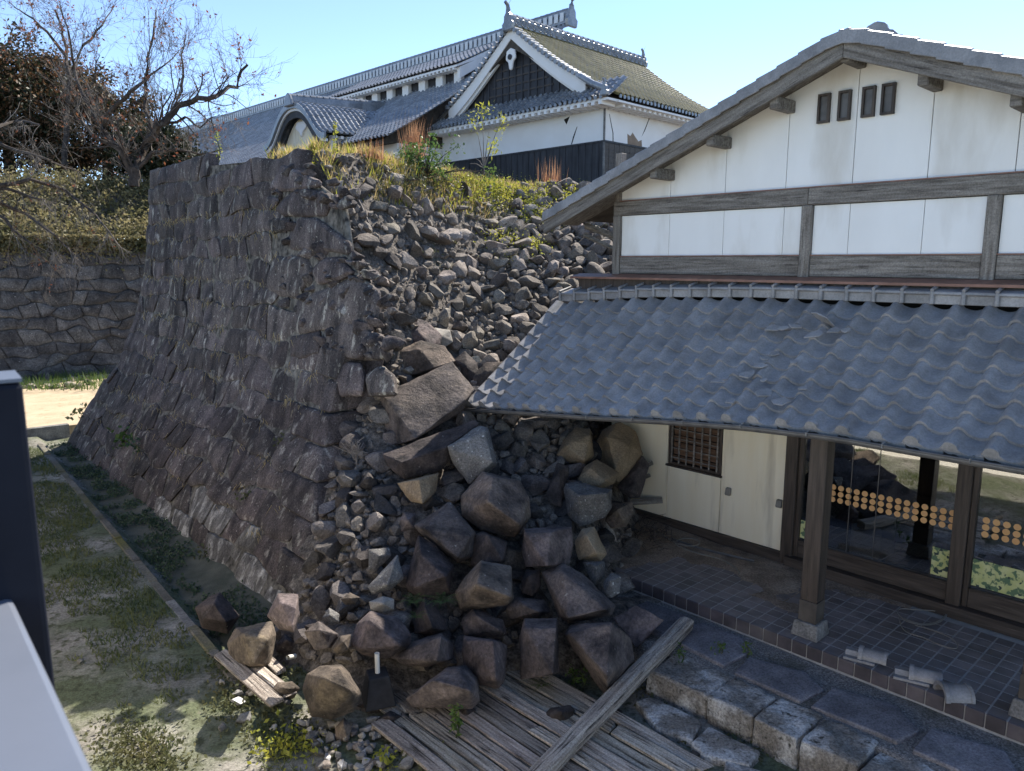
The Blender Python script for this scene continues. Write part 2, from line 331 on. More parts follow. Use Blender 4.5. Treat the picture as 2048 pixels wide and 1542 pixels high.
def grid_obj(name, xs, ys, fz, mat, keep=None, to=lambda a, b, z: (a, b, z), **props):
    P = []; Z = {}
    for j, y in enumerate(ys):
        for i, x in enumerate(xs): P.append(to(x, y, fz(x, y)))
    n = len(xs); F = []
    for j in range(len(ys)-1):
        for i in range(n-1):
            if keep is None or keep((xs[i]+xs[i+1])/2, (ys[j]+ys[j+1])/2): F.append((j*n+i, j*n+i+1, (j+1)*n+i+1, (j+1)*n+i))
    me = np_mesh(name, P, F); smooth(me)
    return obj(name, me, mat, **props)
# ground: one wide sheet, and the uneven yard laid over it
g = MB().add([(-900,-900,-.6),(900,-900,-.6),(900,1500,-.6),(-900,1500,-.6)], [(0,1,2,3)]).build('ground', MT['yard'], kind='structure')
KA, KB = V3(-11.59, 17.93, 0), V3(-3.4, 7.97, 0)                       # kerb line along the wall foot
KD = (KB-KA)/np.linalg.norm(KB-KA); KN = V3(-KD[1], KD[0], 0)           # KN points to the wall
def yard_z(x, y):
    s = (V3(x, y, 0)-KA)@KN; t = (V3(x, y, 0)-KA)@KD
    z = .02*nz(x, y, .8) + .012*nz(x, y, 3.1, 9)
    if t < 13.6: z -= .17*min(1, max(0, (s-.10)/.12))                     # shallow drain between kerb and wall
    return z
xs = np.arange(-13.5, 7.01, .13); ys = np.arange(1.0, 22.0, .13)
grid_obj('yard', xs, ys, yard_z, MT['yard'], kind='structure')
# the drain bed
dr = []; m_ = 60
DB = []
for i in range(m_+1):
    for j in range(5):
        c = KA + KD*(-.4+14.0*i/m_) + KN*(.14+.9*j/4); DB.append((c[0], c[1], -.135+.03*nz(c[0], c[1], 2)+.05*max(0, j-2)))
obj('drain_bed', smooth(np_mesh('drain', DB, [(i*5+j, (i+1)*5+j, (i+1)*5+j+1, i*5+j+1) for i in range(m_) for j in range(4)])), MT['ditch'], kind='structure')
# sandy path beyond the wall, raised a step behind a low kerb
PA, PB2 = atz(60, 850, .12), atz(140, 850, .12)
pth = [ww(p, q, .12) for p, q in ((-9, -14.1), (12, -14.1), (12, -24), (-9, -24))]
MB().prism([(a[0], a[1]) for a in pth], -.3, .10, 'z').build('path', MT['path'], kind='structure')
# hill of earth and rubble in (p,q)
ps = np.concatenate([np.arange(-1.6, 13, .27), np.arange(13, 75, 1.5)]); qs = np.arange(-14.0, 12.1, .27)
def keep_hill(p, q):
    P = ww(p, q, 0); u, e = loc(P)
    if -3.02 < u < 4.4 and -8.2 < e < .05: return False
    z = hill_z(P)
    if z < -.15: return False
    if p < batter(z)+.25 and q < wall_end(z)-.05: return False
    if q < -13.2+batter(min(z, 6.5)) and p < 40: return False
    if u > 4.3 and e > -8.2: return False
    return True
QC_Z = [-.3, .46, 1.07, 1.71, 2.5, 3.07, 3.63, 4.0, 4.54, 5.33, 5.59, 5.97, 6.25, 6.4, 6.62]
QC_Q = [.62, .2, -.28, -.84, -1.04, -.95, -.85, -.75, -1.14, -1.48, -2.13, -3.0, -4.1, -6.4, -10]
def wall_end(z): return float(np.interp(z, QC_Z, QC_Q))
grid_obj('hill', list(ps), list(qs), lambda p, q: hill_z(ww(p, q, 0)), MT['gravel'], keep_hill, lambda p, q, z: ww(p, q, z), kind='structure')
# terrace behind the far wall, and the ground joining it to the castle
def ter_z(p, q):
    f = min(1, max(0, (-24.6-q)/3.0)); z = 5.35 + 2.1*f*f*(3-2*f)
    if p > 16: z = max(z, 7.2)
    return z + .12*nz(p, q, .5)
grid_obj('terrace', list(np.arange(-16, 70, 1.0)), list(np.arange(-95, -24.3, .8)), ter_z, MT['gravel'], None, lambda p, q, z: ww(p, q, z), kind='structure')
grid_obj('terrace_back', list(np.arange(14, 70, 2.0)), list(np.arange(-24.5, -12, 1.0)), lambda p, q: 7.2, MT['gravel'], None, lambda p, q, z: ww(p, q, z), kind='structure')

# ------------------------------------------------------------------ dry stone walls, stone by stone
def stone_face(parent, pos, rows, lim, wid, mat, seed, gap=.005, bulge=(.0, .025), skip=None, nseg=7, name='stone', wob=.15, pale=None):
    """rows: list of heights; lim(z)->(a0,a1); pos(a,z,out)->world point (relative to parent)"""
    rg = random.Random(seed); zs = rows; n_made = 0
    def zr(r, a): return zs[r] + (wob*mnoise.noise(Vector((a*.9+r*7.7, r*3.3, seed))) + wob*.5*mnoise.noise(Vector((a*2.3, r*5.1, seed+4))) if 0 < r < len(zs)-1 else wob*.4*mnoise.noise(Vector((a*1.3, r, seed))))
    for r in range(len(zs)-1):
        zm = (zs[r]+zs[r+1])/2; a0, a1 = lim(zm); js = [a1]
        while js[-1] > a0+wid[0]*.7: js.append(js[-1]-rg.uniform(*wid))
        js[-1] = a0; js = js[::-1]
        tl = [0]+[rg.uniform(-.17, .17) for _ in js[1:-1]]+[0]
        for i in range(len(js)-1):
            am = (js[i]+js[i+1])/2
            if skip and skip(am, zm): continue
            o = Vector((rg.uniform(-50, 50), rg.uniform(-50, 50), rg.uniform(-50, 50)))
            bl = rg.uniform(*bulge); tx, tz = rg.uniform(-.032, .032), rg.uniform(-.028, .022)
            pw = rg.uniform(3, 7); V = []; n = nseg
            for jj in range(n+1):
                for ii in range(n+1):
                    a_, b_ = ii/n, jj/n; x, y = 2*a_-1, 2*b_-1
                    rr = (abs(x)**6+abs(y)**6)**(1/6) if (x or y) else 1; mx = max(abs(x), abs(y))
                    k = (mx/rr) if rr else 1; k = 1-(1-k)*.45; x *= k; y *= k
                    a_, b_ = (x+1)/2, (y+1)/2
                    l = js[i]+tl[i]*(b_-.5)*2; rt = js[i+1]+tl[i+1]*(b_-.5)*2
                    if r % 2: l += .03; rt += .03
                    aa = l+gap+(rt-l-2*gap)*a_
                    z0, z1 = zr(r, aa)+gap, zr(r+1, aa)-gap
                    zz = z0+(z1-z0)*b_
                    edge = 1-max(abs(x), abs(y))
                    ed = 1-(abs(x)**pw+abs(y)**pw)/1.6
                    nn = mnoise.fractal(Vector((aa*2.6, zz*1.5, 0))+o, 1, 2, 3)
                    out = bl*max(0, ed)+x*tx+y*tz+nn*.022+mnoise.noise(Vector((aa*1.7, zz*1.7, 5))+o)*.03
                    if ii in (0, n) or jj in (0, n): out -= .02
                    aa += .016*mnoise.noise(Vector((aa*5, zz*5, 3))+o); zz += .016*mnoise.noise(Vector((aa*5, zz*5, 9))+o)
                    V.append(pos(aa, zz, out))
            F = [(j*(n+1)+k, j*(n+1)+k+1, (j+1)*(n+1)+k+1, (j+1)*(n+1)+k) for j in range(n) for k in range(n)]
            ring = [k for k in range(n+1)]+[j*(n+1)+n for j in range(1, n+1)]+[n*(n+1)+k for k in range(n-1, -1, -1)]+[j*(n+1) for j in range(n-1, 0, -1)]
            b = len(V); cpt = np.mean([V[k] for k in ring], 0); back = pos(am, zm, -.22)-pos(am, zm, 0)
            for k in ring: V.append(np.array(V[k])*.96+cpt*.04+back)
            L = len(ring); F += [(ring[(k+1) % L], ring[k], b+k, b+(k+1) % L) for k in range(L)]
            me = np_mesh(name, V, F); sharp(me, 38)
            obj(name, me, pale if pale and r < 2 and am > -5.2 and rg.random() < .75 else mat, parent); n_made += 1
    return n_made
WT = ww(0, -6.5, 0)
stone_wall = thing('stone_wall', 'tall battered dark dry stone wall with a broken near corner', 'stone wall', tuple(WT))
def wpos(q, z, out): return ww(batter(z)-out, q, z) - WT
EXC = [(545,360),(590,318),(640,335),(710,400),(722,520),(785,590),(800,720),(655,715),(600,640),(545,590),(570,480)]
def inpoly(x, y, poly):
    c = False; n = len(poly); j = n-1
    for i in range(n):
        if (poly[i][1] > y) != (poly[j][1] > y) and x < (poly[j][0]-poly[i][0])*(y-poly[i][1])/(poly[j][1]-poly[i][1])+poly[i][0]: c = not c
        j = i
    return c
def wtop(q): return float(np.interp(q, [-13, -10, -6.5, -5.3, -4.1, -3, -2.1, -1.5, -1.0, .5], [6.62, 6.62, 6.42, 6.42, 6.25, 5.97, 5.6, 5.35, 4.6, 3.6]))
def wskip(q, z):
    x, y = proj(ww(batter(z), q, z)); return inpoly(x, y, EXC) or z > wtop(q)-.06
rows = [-.28, .22, .62, 1.02, 1.46, 1.88, 2.32, 2.78, 3.22, 3.66, 4.08, 4.5, 4.92, 5.34, 5.78, 6.2, 6.6]
rgw = random.Random(5)
CL = {r: rgw.uniform(.5, 1.15) for r in range(20)}
def wlim(z):
    r = max(k for k in range(len(rows)) if rows[k] <= z)
    return -13.23+batter(z)+.12, (wall_end(z)-CL[r]*(1 if r % 2 else .62) if z < 3.2 else wall_end(z)-.05)
n_ws = stone_face(stone_wall, wpos, rows, wlim, (.48, 1.25), MT['wall_stone'], 11, skip=wskip, pale=MT['wall_stone_pale'])
# long corner blocks
for r in range(8):
    z0, z1 = rows[r]+.012, rows[r+1]-.012; zm = (z0+z1)/2
    fl = CL[r]*(1 if r % 2 else .62); rl = 1.25 if r % 2 == 0 else .75
    P = []
    for z in (z0, z1):
        qe = wall_end(z)+.02; b = batter(z)-.05
        P += [ww(b, qe-fl+.03, z), ww(b, qe, z), ww(b+.35, qe+.02, z), ww(b+rl, qe-.02, z), ww(b+rl, qe-.5, z), ww(b+.5, qe-fl+.05, z)]
    me, c = rock_mesh(P, r+3, .03, 2, .018, 3, 'corner_stone')
    o = obj('corner_stone', me, MT['wall_stone'], stone_wall); o.location = c-WT
# second block of each course on the return face
for r in range(7):
    z0, z1 = rows[r]+.03, rows[r+1]-.015; rl = 1.28 if r % 2 == 0 else .78; P = []
    for z in (z0, z1):
        qe = wall_end(z)-.03; b = batter(z)-.05
        P += [ww(b+rl, qe, z), ww(b+rl+.75, qe+.03, z), ww(b+rl+.7, qe-.5, z), ww(b+rl, qe-.5, z)]
    me, c = rock_mesh(P, r+33, .04, 2, .02, 3, 'return_stone')
    o = obj('return_stone', me, MT['wall_stone'], stone_wall); o.location = c-WT
# core behind the stones
cz = np.linspace(-.3, 6.5, 24); cv = []; cf = []
for j, z in enumerate(cz):
    q0, q1 = -13.23+batter(z)+.1, min(wall_end(z)-.12, .3)
    for i in range(41):
        q = q0+(q1-q0)*i/40; zz = min(z, wtop(q)-.12); cv.append(ww(batter(zz)+.028, q, zz)-WT)
    zz = min(z, wtop(q1)-.12); cv.append(ww(batter(zz)+(1.9 if z < 2.6 else .1), q1, zz)-WT)
for j in range(23):
    for i in range(41): cf.append((j*42+i, j*42+i+1, (j+1)*42+i+1, (j+1)*42+i))
obj('wall_core', np_mesh('wall_core', cv, cf), MT['joint'], stone_wall)
# big stones at the broken end, traced one by one and given depth
c3 = lambda s: [(250+.3307*float(a.split(',')[0]), 290+.3307*float(a.split(',')[1])) for a in s.split()]
ENDS = ['890,400 960,330 1040,250 1200,270 1280,320 1230,440 1060,430 950,430', '970,560 1070,425 1170,440 1370,590 1370,660 1150,660 1000,640',
        '870,270 930,110 1030,140 1195,215 1190,260 1050,245 960,290', '1110,770 1180,690 1290,670 1400,770 1300,820 1170,850',
        '820,830 920,670 1100,660 1150,760 1060,930 950,920 850,890', '990,1090 1040,930 1300,820 1400,780 1550,880 1560,1050 1480,1090 1320,1020 1200,1110 1050,1150',
        '1200,1120 1320,1030 1500,1120 1620,1260 1560,1310 1440,1290 1280,1260 1190,1280', '1000,1160 1190,1110 1190,1270 1060,1300 1000,1280',
        '1270,1295 1440,1310 1460,1400 1450,1520 1300,1530 1240,1400', '1450,1400 1560,1330 1640,1400 1650,1520 1470,1530',
        '850,300 940,330 890,400 860,380', '900,430 1010,440 990,520 900,540 850,470']
def wall_t(x, y):
    r = ray(x, y); t = 5.0
    for k in range(900):
        P = CAM+r*t; a, b = pq(P)
        if a >= batter(P[2]): return t
        t += .02
    return 12.0
for i, s in enumerate(ENDS):
    pts = c3(s); cx = sum(p[0] for p in pts)/len(pts); cy = sum(p[1] for p in pts)/len(pts); P = []
    for k, (x, y) in enumerate(pts):
        t = wall_t(x, y); x2, y2 = cx+(x-cx)*.80, cy+(y-cy)*.80
        P.append(att(x, y, t+.06)); P.append(att(x2, y2, wall_t(x2, y2)-.10)); P.append(att(cx+(x-cx)*.9, cy+(y-cy)*.9, t+.75))
    me, c = rock_mesh(P, i+50, .03, 2, .025, 2.5, 'stone')
    o = obj('stone', me, MT['wall_stone'], stone_wall); o.location = c-WT
# small wedge stones packed between the big ones
rgf = random.Random(31); nfil = 0
while nfil < 110:
    x, y = rgf.uniform(530, 800), rgf.uniform(310, 730)
    if not inpoly(x, y, EXC): continue
    t = wall_t(x, y); c = att(x, y, t+.04); s = rgf.uniform(.07, .17); P = []
    for k in range(11):
        d_ = V3(rgf.gauss(0, 1), rgf.gauss(0, 1), rgf.gauss(0, 1)); d_ /= np.linalg.norm(d_); P.append(c+d_*V3(s*1.2, s, s*.8))
    me, c = rock_mesh(P, nfil+900, .01, 1, .012, 6, 'wedge_stone'); o = obj('wedge_stone', me, MT['wall_stone'], stone_wall); o.location = c-WT; nfil += 1
# far wall
FT = ww(3, -23.7, 0)
far_wall = thing('stone_wall', 'distant grey stone wall under the weedy bank beyond the sandy path', 'stone wall', tuple(FT))
frows = [.0, .5, .95, 1.42, 1.9, 2.35, 2.85, 3.3, 3.8, 4.3, 4.8, 5.3]
stone_face(far_wall, lambda p, z, out: ww(p, -23.7-.10*z+out, z)-FT, frows, lambda z: (-1.6, 8.2), (.4, 1.3), MT['far_stone'], 21, gap=.02, nseg=6, wob=.26, bulge=(.01, .06))
obj('wall_core', np_mesh('wc', [ww(p, -23.76-.10*z, z)-FT for z in (0, 5.3) for p in (-16, 9)], [(0, 1, 3, 2)]), MT['far_stone'], far_wall)
# kerb stones along the drain
kerb = thing('kerb', 'mossy stone kerb between the grass strip and the wall drain', 'kerb', tuple(KA))
tt = 0; k = 0; rk = random.Random(2)
while tt < 13.2:
    L = rk.uniform(.75, 1.2); 
    a, b = KA+KD*(tt+.01)-KA, KA+KD*(tt+L-.01)-KA; w_ = .06
    p = [a-KN*w_, b-KN*w_, b+KN*w_, a+KN*w_]
    o = MB().prism([(q[0], q[1]) for q in p], -.25, .02+rk.uniform(-.02, .015), 'z').build('kerb_stone', MT['kerb'] if not 10.6 < tt < 11.8 else MT['concrete'], kerb, bevel=.012)
    tt += L
# low concrete edge at the end of the strip (raised path front)
MB().prism([tuple(ww(p, q, 0)[:2]) for p, q in ((-6, -13.75), (.2, -13.75), (.2, -13.95), (-6, -13.95))], -.3, .2, 'z').build('path_edge', MT['concrete'], kind='structure')
# ------------------------------------------------------------------ entrance building (local x = u, y = into the building, z up)
B = thing('entrance_building', 'white plastered gabled entrance building with grey tiled lean-to roof and glass doors', 'building', tuple(OB), math.atan2(U[1], U[0]))
RU, RZ, RS = .57, 6.90, .388                                              # ridge position, top of barge line, slope
def rline(u): return RZ - RS*abs(u-RU)
def bx(name, mat, x0, x1, y0, y1, z0, z1, bevel=.006, parent=B, **k): return MB().box(x0, x1, y0, y1, z0, z1).build(name, MT[mat] if isinstance(mat, str) else mat, parent, bevel=bevel, **k)
def bar(name, mat, parent, sx, sy, sz, c, bevel=.006):                    # box with its own local origin: grain follows the piece
    o = MB().box(-sx/2, sx/2, -sy/2, sy/2, -sz/2, sz/2).build(name, MT[mat], parent, bevel=bevel); o.location = c; return o
RC = 4.16
bx('wall_backing', 'interior', -3.0, RC, .03, .12, 2.3, 5.4, 0)
MB().prism([(-2.98, 5.35), (RC-.03, 5.35), (RC-.03, rline(RC)-.2), (RU, RZ-.16), (-2.98, rline(-2.98)-.2)], .032, .12).build('gable_backing', MT['interior'], B)
bx('side_wall', 'plaster', -3.0, -2.9, .12, 8, .3, 5.5, 0); bx('side_wall', 'plaster', RC-.1, RC, .12, 8, .3, 5.5, 0); bx('rear_wall', 'plaster', -2.9, RC-.1, 7.9, 8, .3, 5.5, 0)
# plaster panels with open seams
sm_ = [-2.9, -2.02, -1.14, -.28, .55, 1.37, 2.2, 3.05, RC-.12]
for a, b in zip(sm_[:-1], sm_[1:]):
    a2, b2 = a+.004, b-.004
    top = [(a2, rline(a2)-.08)] + ([(RU, RZ-.08)] if a2 < RU < b2 else []) + [(b2, rline(b2)-.08)]
    MB().prism([(a2, 5.345), (b2, 5.345)] + top[::-1], 0, .03).build('wall_panel', MT['plaster'], B, bevel=.003)
posts = [(-3.02, -2.89), (-.03, .105), (1.985, 2.12), (RC-.13, RC)]
for (p0, p1), (q0, q1) in zip(posts[:-1], posts[1:]):
    cuts = [p1+.002]+[s for s in sm_ if p1+.08 < s < q0-.08]+[q0-.002]
    for a, b in zip(cuts[:-1], cuts[1:]): bx('wall_panel', 'plaster', a+.003, b-.003, 0, .03, 4.53, 5.125, .003)
    bar('lower_beam', 'wood_grey', B, q0-p1-.004, .12, .25, ((p1+q0)/2, .03, 4.39), .008)
    bx('red_trim', 'copper', p1, q0, -.035, .01, 4.517, 4.532, 0)
for p0, p1 in posts: 
    o = MB().box(-.44, .44, -.075, .075, -.066, .066).build('wall_post', MT['wood_grey'], B, bevel=.008); o.location = ((p0+p1)/2, .02, 4.69); o.rotation_euler = (0, math.pi/2, 0)
for a, b in ((-3.02, .04), (.044, RC)): bar('upper_beam', 'wood_grey', B, b-a, .13, .205, ((a+b)/2, .02, 5.235), .008)
bx('red_trim', 'copper', -2.9, RC, -.05, .01, 5.338, 5.352, 0)
o = MB().box(-.55, .55, -.06, .06, -.06, .06).build('corner_post', MT['wood_grey'], B, bevel=.008); o.location = (-2.955, .03, 5.5); o.rotation_euler = (0, math.pi/2, 0)
# four vents
for u0 in (.09, .335, .61, .825):
    fr = MB(); z0, z1 = 6.085-(.0), 6.42; w_ = .145
    for b_ in ((u0, u0+w_, z0, z0+.028), (u0, u0+w_, z1-.028, z1), (u0, u0+.026, z0+.028, z1-.028), (u0+w_-.026, u0+w_, z0+.028, z1-.028)): fr.box(b_[0], b_[1], -.05, .0, b_[2], b_[3])
    v = fr.build('vent', MT['wood_dark'], B); bx('vent_panel', 'metal_grey', u0+.026, u0+w_-.026, -.02, -.004, z0+.028, z1-.028, 0, parent=v)
# purlin ends under the verge
for u0 in (RU, -.26, -1.12, -2.0, 1.40, 2.26, 3.14):
    zt = rline(u0)-.12-.06*(u0 != RU)
    MB().box(u0-.055, u0+.055, -.455, .0, zt-.145, zt).build('purlin_end', MT['wood_grey'], B, bevel=.012)
# verge boards (barge boards)
EV = -4.05; EVR = 2*RU-EV
def slope_poly(s, h0, h1, ua, ub): return [(ua, rline(ua)+h0), (ub, rline(ub)+h0), (ub, rline(ub)+h1), (ua, rline(ua)+h1)]
for a, b in ((EV, RU-.002), (RU+.002, EVR)):
    c = (a+b)/2; L = math.hypot(b-a, RS*(b-a)); ang = math.atan(RS)*(1 if b <= RU else -1)
    P = [(q[0]-c, q[1]-rline(c)) for q in slope_poly(1, -.23, 0, a, b)]
    ca, sa = math.cos(-ang), math.sin(-ang); P = [(x*ca-z*sa, x*sa+z*ca) for x, z in P]
    o = MB().prism(P, -.025, .025).build('barge_board', MT['wood_grey'], B, bevel=.005); o.location = (c, -.495, rline(c)); o.rotation_euler = (0, -ang, 0)
    MB().prism(slope_poly(1, -.075, -.02, a, b), -.468, .3).build('soffit', MT['wood_grey'], B)
    MB().prism(slope_poly(1, .0, .035, a, b), -.50, 8.5).build('roof_deck', MT['roof_board'], B)
    # tile field of the main roof, seen only from the side: one waved sheet
    V = []; F = []; nx, ny = 19*2, 180
    for j in range(ny+1):
        y = -.3+8.75*j/ny
        for i in range(nx+1):
            u_ = a+(b-a)*i/nx; st = ((i if b > RU else nx-i) % 2)*.018
            V.append((u_, y, rline(u_)+.06+.025*math.sin(y/.305*2*math.pi)+st))
    F = [(j*(nx+1)+i, j*(nx+1)+i+1, (j+1)*(nx+1)+i+1, (j+1)*(nx+1)+i) for j in range(ny) for i in range(nx)]
    obj('roof_field', smooth(np_mesh('roof_field', V, F)), MT['tile'], B, kind='stuff')
    # verge tiles stepping up the slope
    n = 18
    for i in range(n):
        t0, t1 = i/n, (i+1)/n
        uo = (a+(RU-a)*t0, a+(RU-a)*(t1+.012)) if b <= RU else (b+(RU-b)*t0, b+(RU-b)*(t1+.012))
        m = MB(); lo, hi = uo; L_ = .062
        sec = [(-.56, -.055), (-.535, -.055), (-.535, .06), (-.50, .085), (-.40, .092), (-.25, .05), (-.25, .03), (-.40, .07), (-.50, .06), (-.56, .05)]
        sec = [(-.565, -.06), (-.54, -.06), (-.54, .02), (-.25, .02), (-.25, .06), (-.36, .10), (-.47, .105), (-.55, .085)]
        V = [(lo, y, rline(lo)+z+.022) for y, z in sec]+[(hi, y, rline(hi)+z) for y, z in sec]
        k = len(sec); F = [tuple(range(k)), tuple(range(2*k-1, k-1, -1))]+[(q, (q+1) % k, k+(q+1) % k, k+q) for q in range(k)]
        m.add(V, F).build('verge_tile', MT['tile'], B, bevel=.006)
# ridge
for k in range(2): bx('ridge_course', 'tile', RU-.16+.03*k, RU+.16-.03*k, .45, 8.4, RZ+.06+.055*k, RZ+.11+.055*k, .01)
y = .35; k = 0
while y < 3:
    MB().tube([(RU, y, RZ+.17), (RU, y+.04, RZ+.17), (RU, y+.041, RZ+.17), (RU, y+.3, RZ+.17)], [.12, .12, .10, .095], 12).build('ridge_tile', MT['tile'], B, sm=True); y += .29; k += 1
m = MB(); m.prism([(RU-.3, RZ+.02), (RU-.24, RZ+.14), (RU-.14, RZ+.20), (RU-.11, RZ+.27), (RU, RZ+.31), (RU+.11, RZ+.27), (RU+.14, RZ+.20), (RU+.24, RZ+.14), (RU+.3, RZ+.02), (RU+.12, RZ+.06), (RU-.12, RZ+.06)], .28, .35)
m.build('ridge_end_ornament', MT['tile'], B, bevel=.015)
# outrigger strut and small rail at the far eave
MB().tube([(-3.0, .3, 4.75), (-3.75, .15, 5.02)], .05, 4).build('strut', MT['wood_grey'], B)
MB().tube([(-3.02, .06, 4.62), (-3.62, -.02, 4.86)], .035, 4).build('strut', MT['wood_grey'], B)
# flashing over the lean-to
MB().prism([(0, 4.255), (-.02, 4.262), (-.26, 4.215), (-.26, 4.185), (0, 4.205)], -3.70, RC+.1, 'x').build('flashing', MT['copper'], B)
MB().box(-3.6, RC, -.16, -.02, 4.0, 4.19).build('flashing_board', MT['wood_dark'], B)

# ---------------- lean-to roof
LU0, LU1 = -3.98, 4.35
E0, E1 = .24, 2.16
SAGE = ([-4.3, -2.68, -1.47, -.36, .57, 1.47, 5], [.55, .385, .265, .14, .05, 0, 0])
SAGT = ([-4.3, -3.8, -2.2, -.6, 5], [.21, .17, .05, 0, 0])
def lz(u, r):                                                             # r 0 at the wall, 1 at the eave
    zt = 3.965-float(np.interp(u, *SAGT)); ze = 2.865-float(np.interp(u, *SAGE))
    return zt+(ze-zt)*r - .03*math.sin(math.pi*r)
def lp(u, r, h=0.0):
    ee = E0+(E1-E0)*r; return V3(u-.22*0*r, -ee, lz(u, r)+h)
LR = obj('lean_to_roof', None, None, B)
# deck under the tiles, rafters, fascia
V = []; F = []; nu = 40
for s, hh in ((0, -.03), (1, -.065)):
    for j in range(7):
        for i in range(nu+1): V.append(lp(LU0+.03+(LU1-LU0-.03)*i/nu, j/6*.985, hh))
st = 7*(nu+1)
for s in range(2):
    for j in range(6):
        for i in range(nu): F.append((s*st+j*(nu+1)+i, s*st+j*(nu+1)+i+1, s*st+(j+1)*(nu+1)+i+1, s*st+(j+1)*(nu+1)+i))
obj('roof_deck', np_mesh('deck', V, F), MT['roof_board'], LR)
for i in range(19):
    u_ = LU0+.15+i*.45
    MB().tube([lp(u_, 0, -.115), lp(u_, .5, -.115), lp(u_, .975, -.115)], .042, 4).build('rafter', MT['wood_dark'], LR)
# eave beam on the posts
bm_ = MB(); us = np.linspace(-3.2, LU1, 22)
bm_.tube([(u_, -1.60, lz(u_, .72)-.24) for u_ in us], .085, 4).build('eave_beam', MT['wood_dark_h'], B)
# interlocking S-shaped tile, shared by all
TW, TL = .305, .315
def tile_mesh(name, eave=False):
    n = 14; V = []; F = []
    def prof(x):                                                           # x 0..1 across: roll on the left, trough to the right
        return .058*math.sin(math.pi*x/.42)**.9 if 0 < x < .42 else (-.030*math.sin(math.pi*(x-.42)/.58) if x > .42 else 0.0)
    for side in (0, 1):
        for j in range(3):
            for i in range(n+1):
                x = i/n; th = .0 if side == 0 else -.026
                V.append((x*TW*1.06-.01, -TL*j/2, prof(x)+th+(.006 if j == 2 and side == 0 else 0)))
    w = n+1; s2 = 3*w
    for j in range(2):
        for i in range(n):
            a = j*w+i; F.append((a, a+1, a+w+1, a+w)); b = s2+a; F.append((b, b+w, b+w+1, b+1))
    for i in range(n): F.append((2*w+i, 2*w+i+1, s2+2*w+i+1, s2+2*w+i)); F.append((i+1, i, s2+i, s2+i+1))
    for j in range(2): F.append((j*w, (j+1)*w, s2+(j+1)*w, s2+j*w)); F.append((j*w+n, s2+j*w+n, s2+(j+1)*w+n, (j+1)*w+n))
    mb = MB().add(V, F)
    if eave:
        mb.tube([(.066, -TL-.014, .018), (.066, -TL+.03, .018)], .060, 14)
        P = [(.0+.32*i/8, prof(max(.37, .0+i/8*1.0))*.9) for i in range(2, 9)]
        Q = [(a, z-.055-.012*math.sin(math.pi*(a-.08)/.24)) for a, z in P]
        mb.prism(P+Q[::-1], -TL-.012, -TL+.012)
    me = mb.mesh(name); sharp(me, 35); me.materials.append(MT['tile']); return me
T_A, T_E = tile_mesh('roof_tile'), tile_mesh('eave_tile', True)
NR = 9; ncol = int((LU1-LU0)/TW)
rt = random.Random(77)
MISSING = set()
def place_tile(me, nm, u_, r_, row, jit=1.0):
    o = obj(nm, me, None, LR)
    P = lp(u_, r_); Pu = lp(u_+.1, r_)-lp(u_-.1, r_); Pr = lp(u_, min(r_+.06, 1.05))-lp(u_, r_-.06)
    X = Pu/np.linalg.norm(Pu); Y = -Pr/np.linalg.norm(Pr); Y = Y-X*(X@Y); Y /= np.linalg.norm(Y); Z = np.cross(X, Y)
    tilt = .068; Y2 = Y*math.cos(tilt)+Z*math.sin(tilt)*1.0; Z2 = np.cross(X, Y2)
    # raise the head of the tile flat on the batten, tail rests on the tile below
    M = Matrix(((X[0], Y[0], Z[0]), (X[1], Y[1], Z[1]), (X[2], Y[2], Z[2]))).to_4x4()
    R = Matrix.Rotation(-.105+rt.uniform(-.012, .012)*jit, 4, 'X') @ Matrix.Rotation(rt.uniform(-.012, .012)*jit, 4, 'Z') @ Matrix.Rotation(rt.uniform(-.012, .012)*jit, 4, 'Y')
    o.matrix_local = Matrix.Translation(P+Z*.004+X*rt.uniform(-.004, .004)*jit) @ M @ R
    return o
for row in range(NR):
    for c in range(ncol):
        if (row, c) in MISSING: continue
        last = row == NR-1
        place_tile(T_E if last else T_A, 'eave_tile' if last else 'roof_tile', LU0+c*TW, row/NR*.985, row)
# left verge tiles: turned-down edge
for row in range(NR):
    r0, r1 = row/NR*.985, (row+1)/NR*.985+.02; a, b = lp(LU0, r0, .02), lp(LU0, r1, .035)
    P = [a+V3(-.035, 0, -.09), a+V3(.05, 0, -.09), a+V3(.05, 0, .035), a+V3(-.035, 0, .03)]; Q = [b+V3(-.035, 0, -.09), b+V3(.05, 0, -.09), b+V3(.05, 0, .035), b+V3(-.035, 0, .03)]
    MB().add(P+Q, [(0,1,2,3), (7,6,5,4), (0,4,5,1), (1,5,6,2), (2,6,7,3), (3,7,4,0)]).build('verge_tile', MT['tile'], LR, bevel=.01)
# ridge course against the wall
for c in range(ncol+1):
    u0 = LU0+.12+c*TW; z = lz(u0, 0); m = MB()
    m.prism([(-.06, z+.23), (-.33, z+.165), (-.335, z+.135), (-.30, z+.13), (-.30, z+.03), (-.06, z+.03)], u0+.005, u0+TW-.005, 'x')
    m.tube([(u0, -.07, z+.245), (u0, -.34, z+.178)], .022, 8); m.cyl((u0, -.318, z+.03), .026, .135, 10)
    m.build('ridge_tile', MT['tile'], LR, bevel=.006)
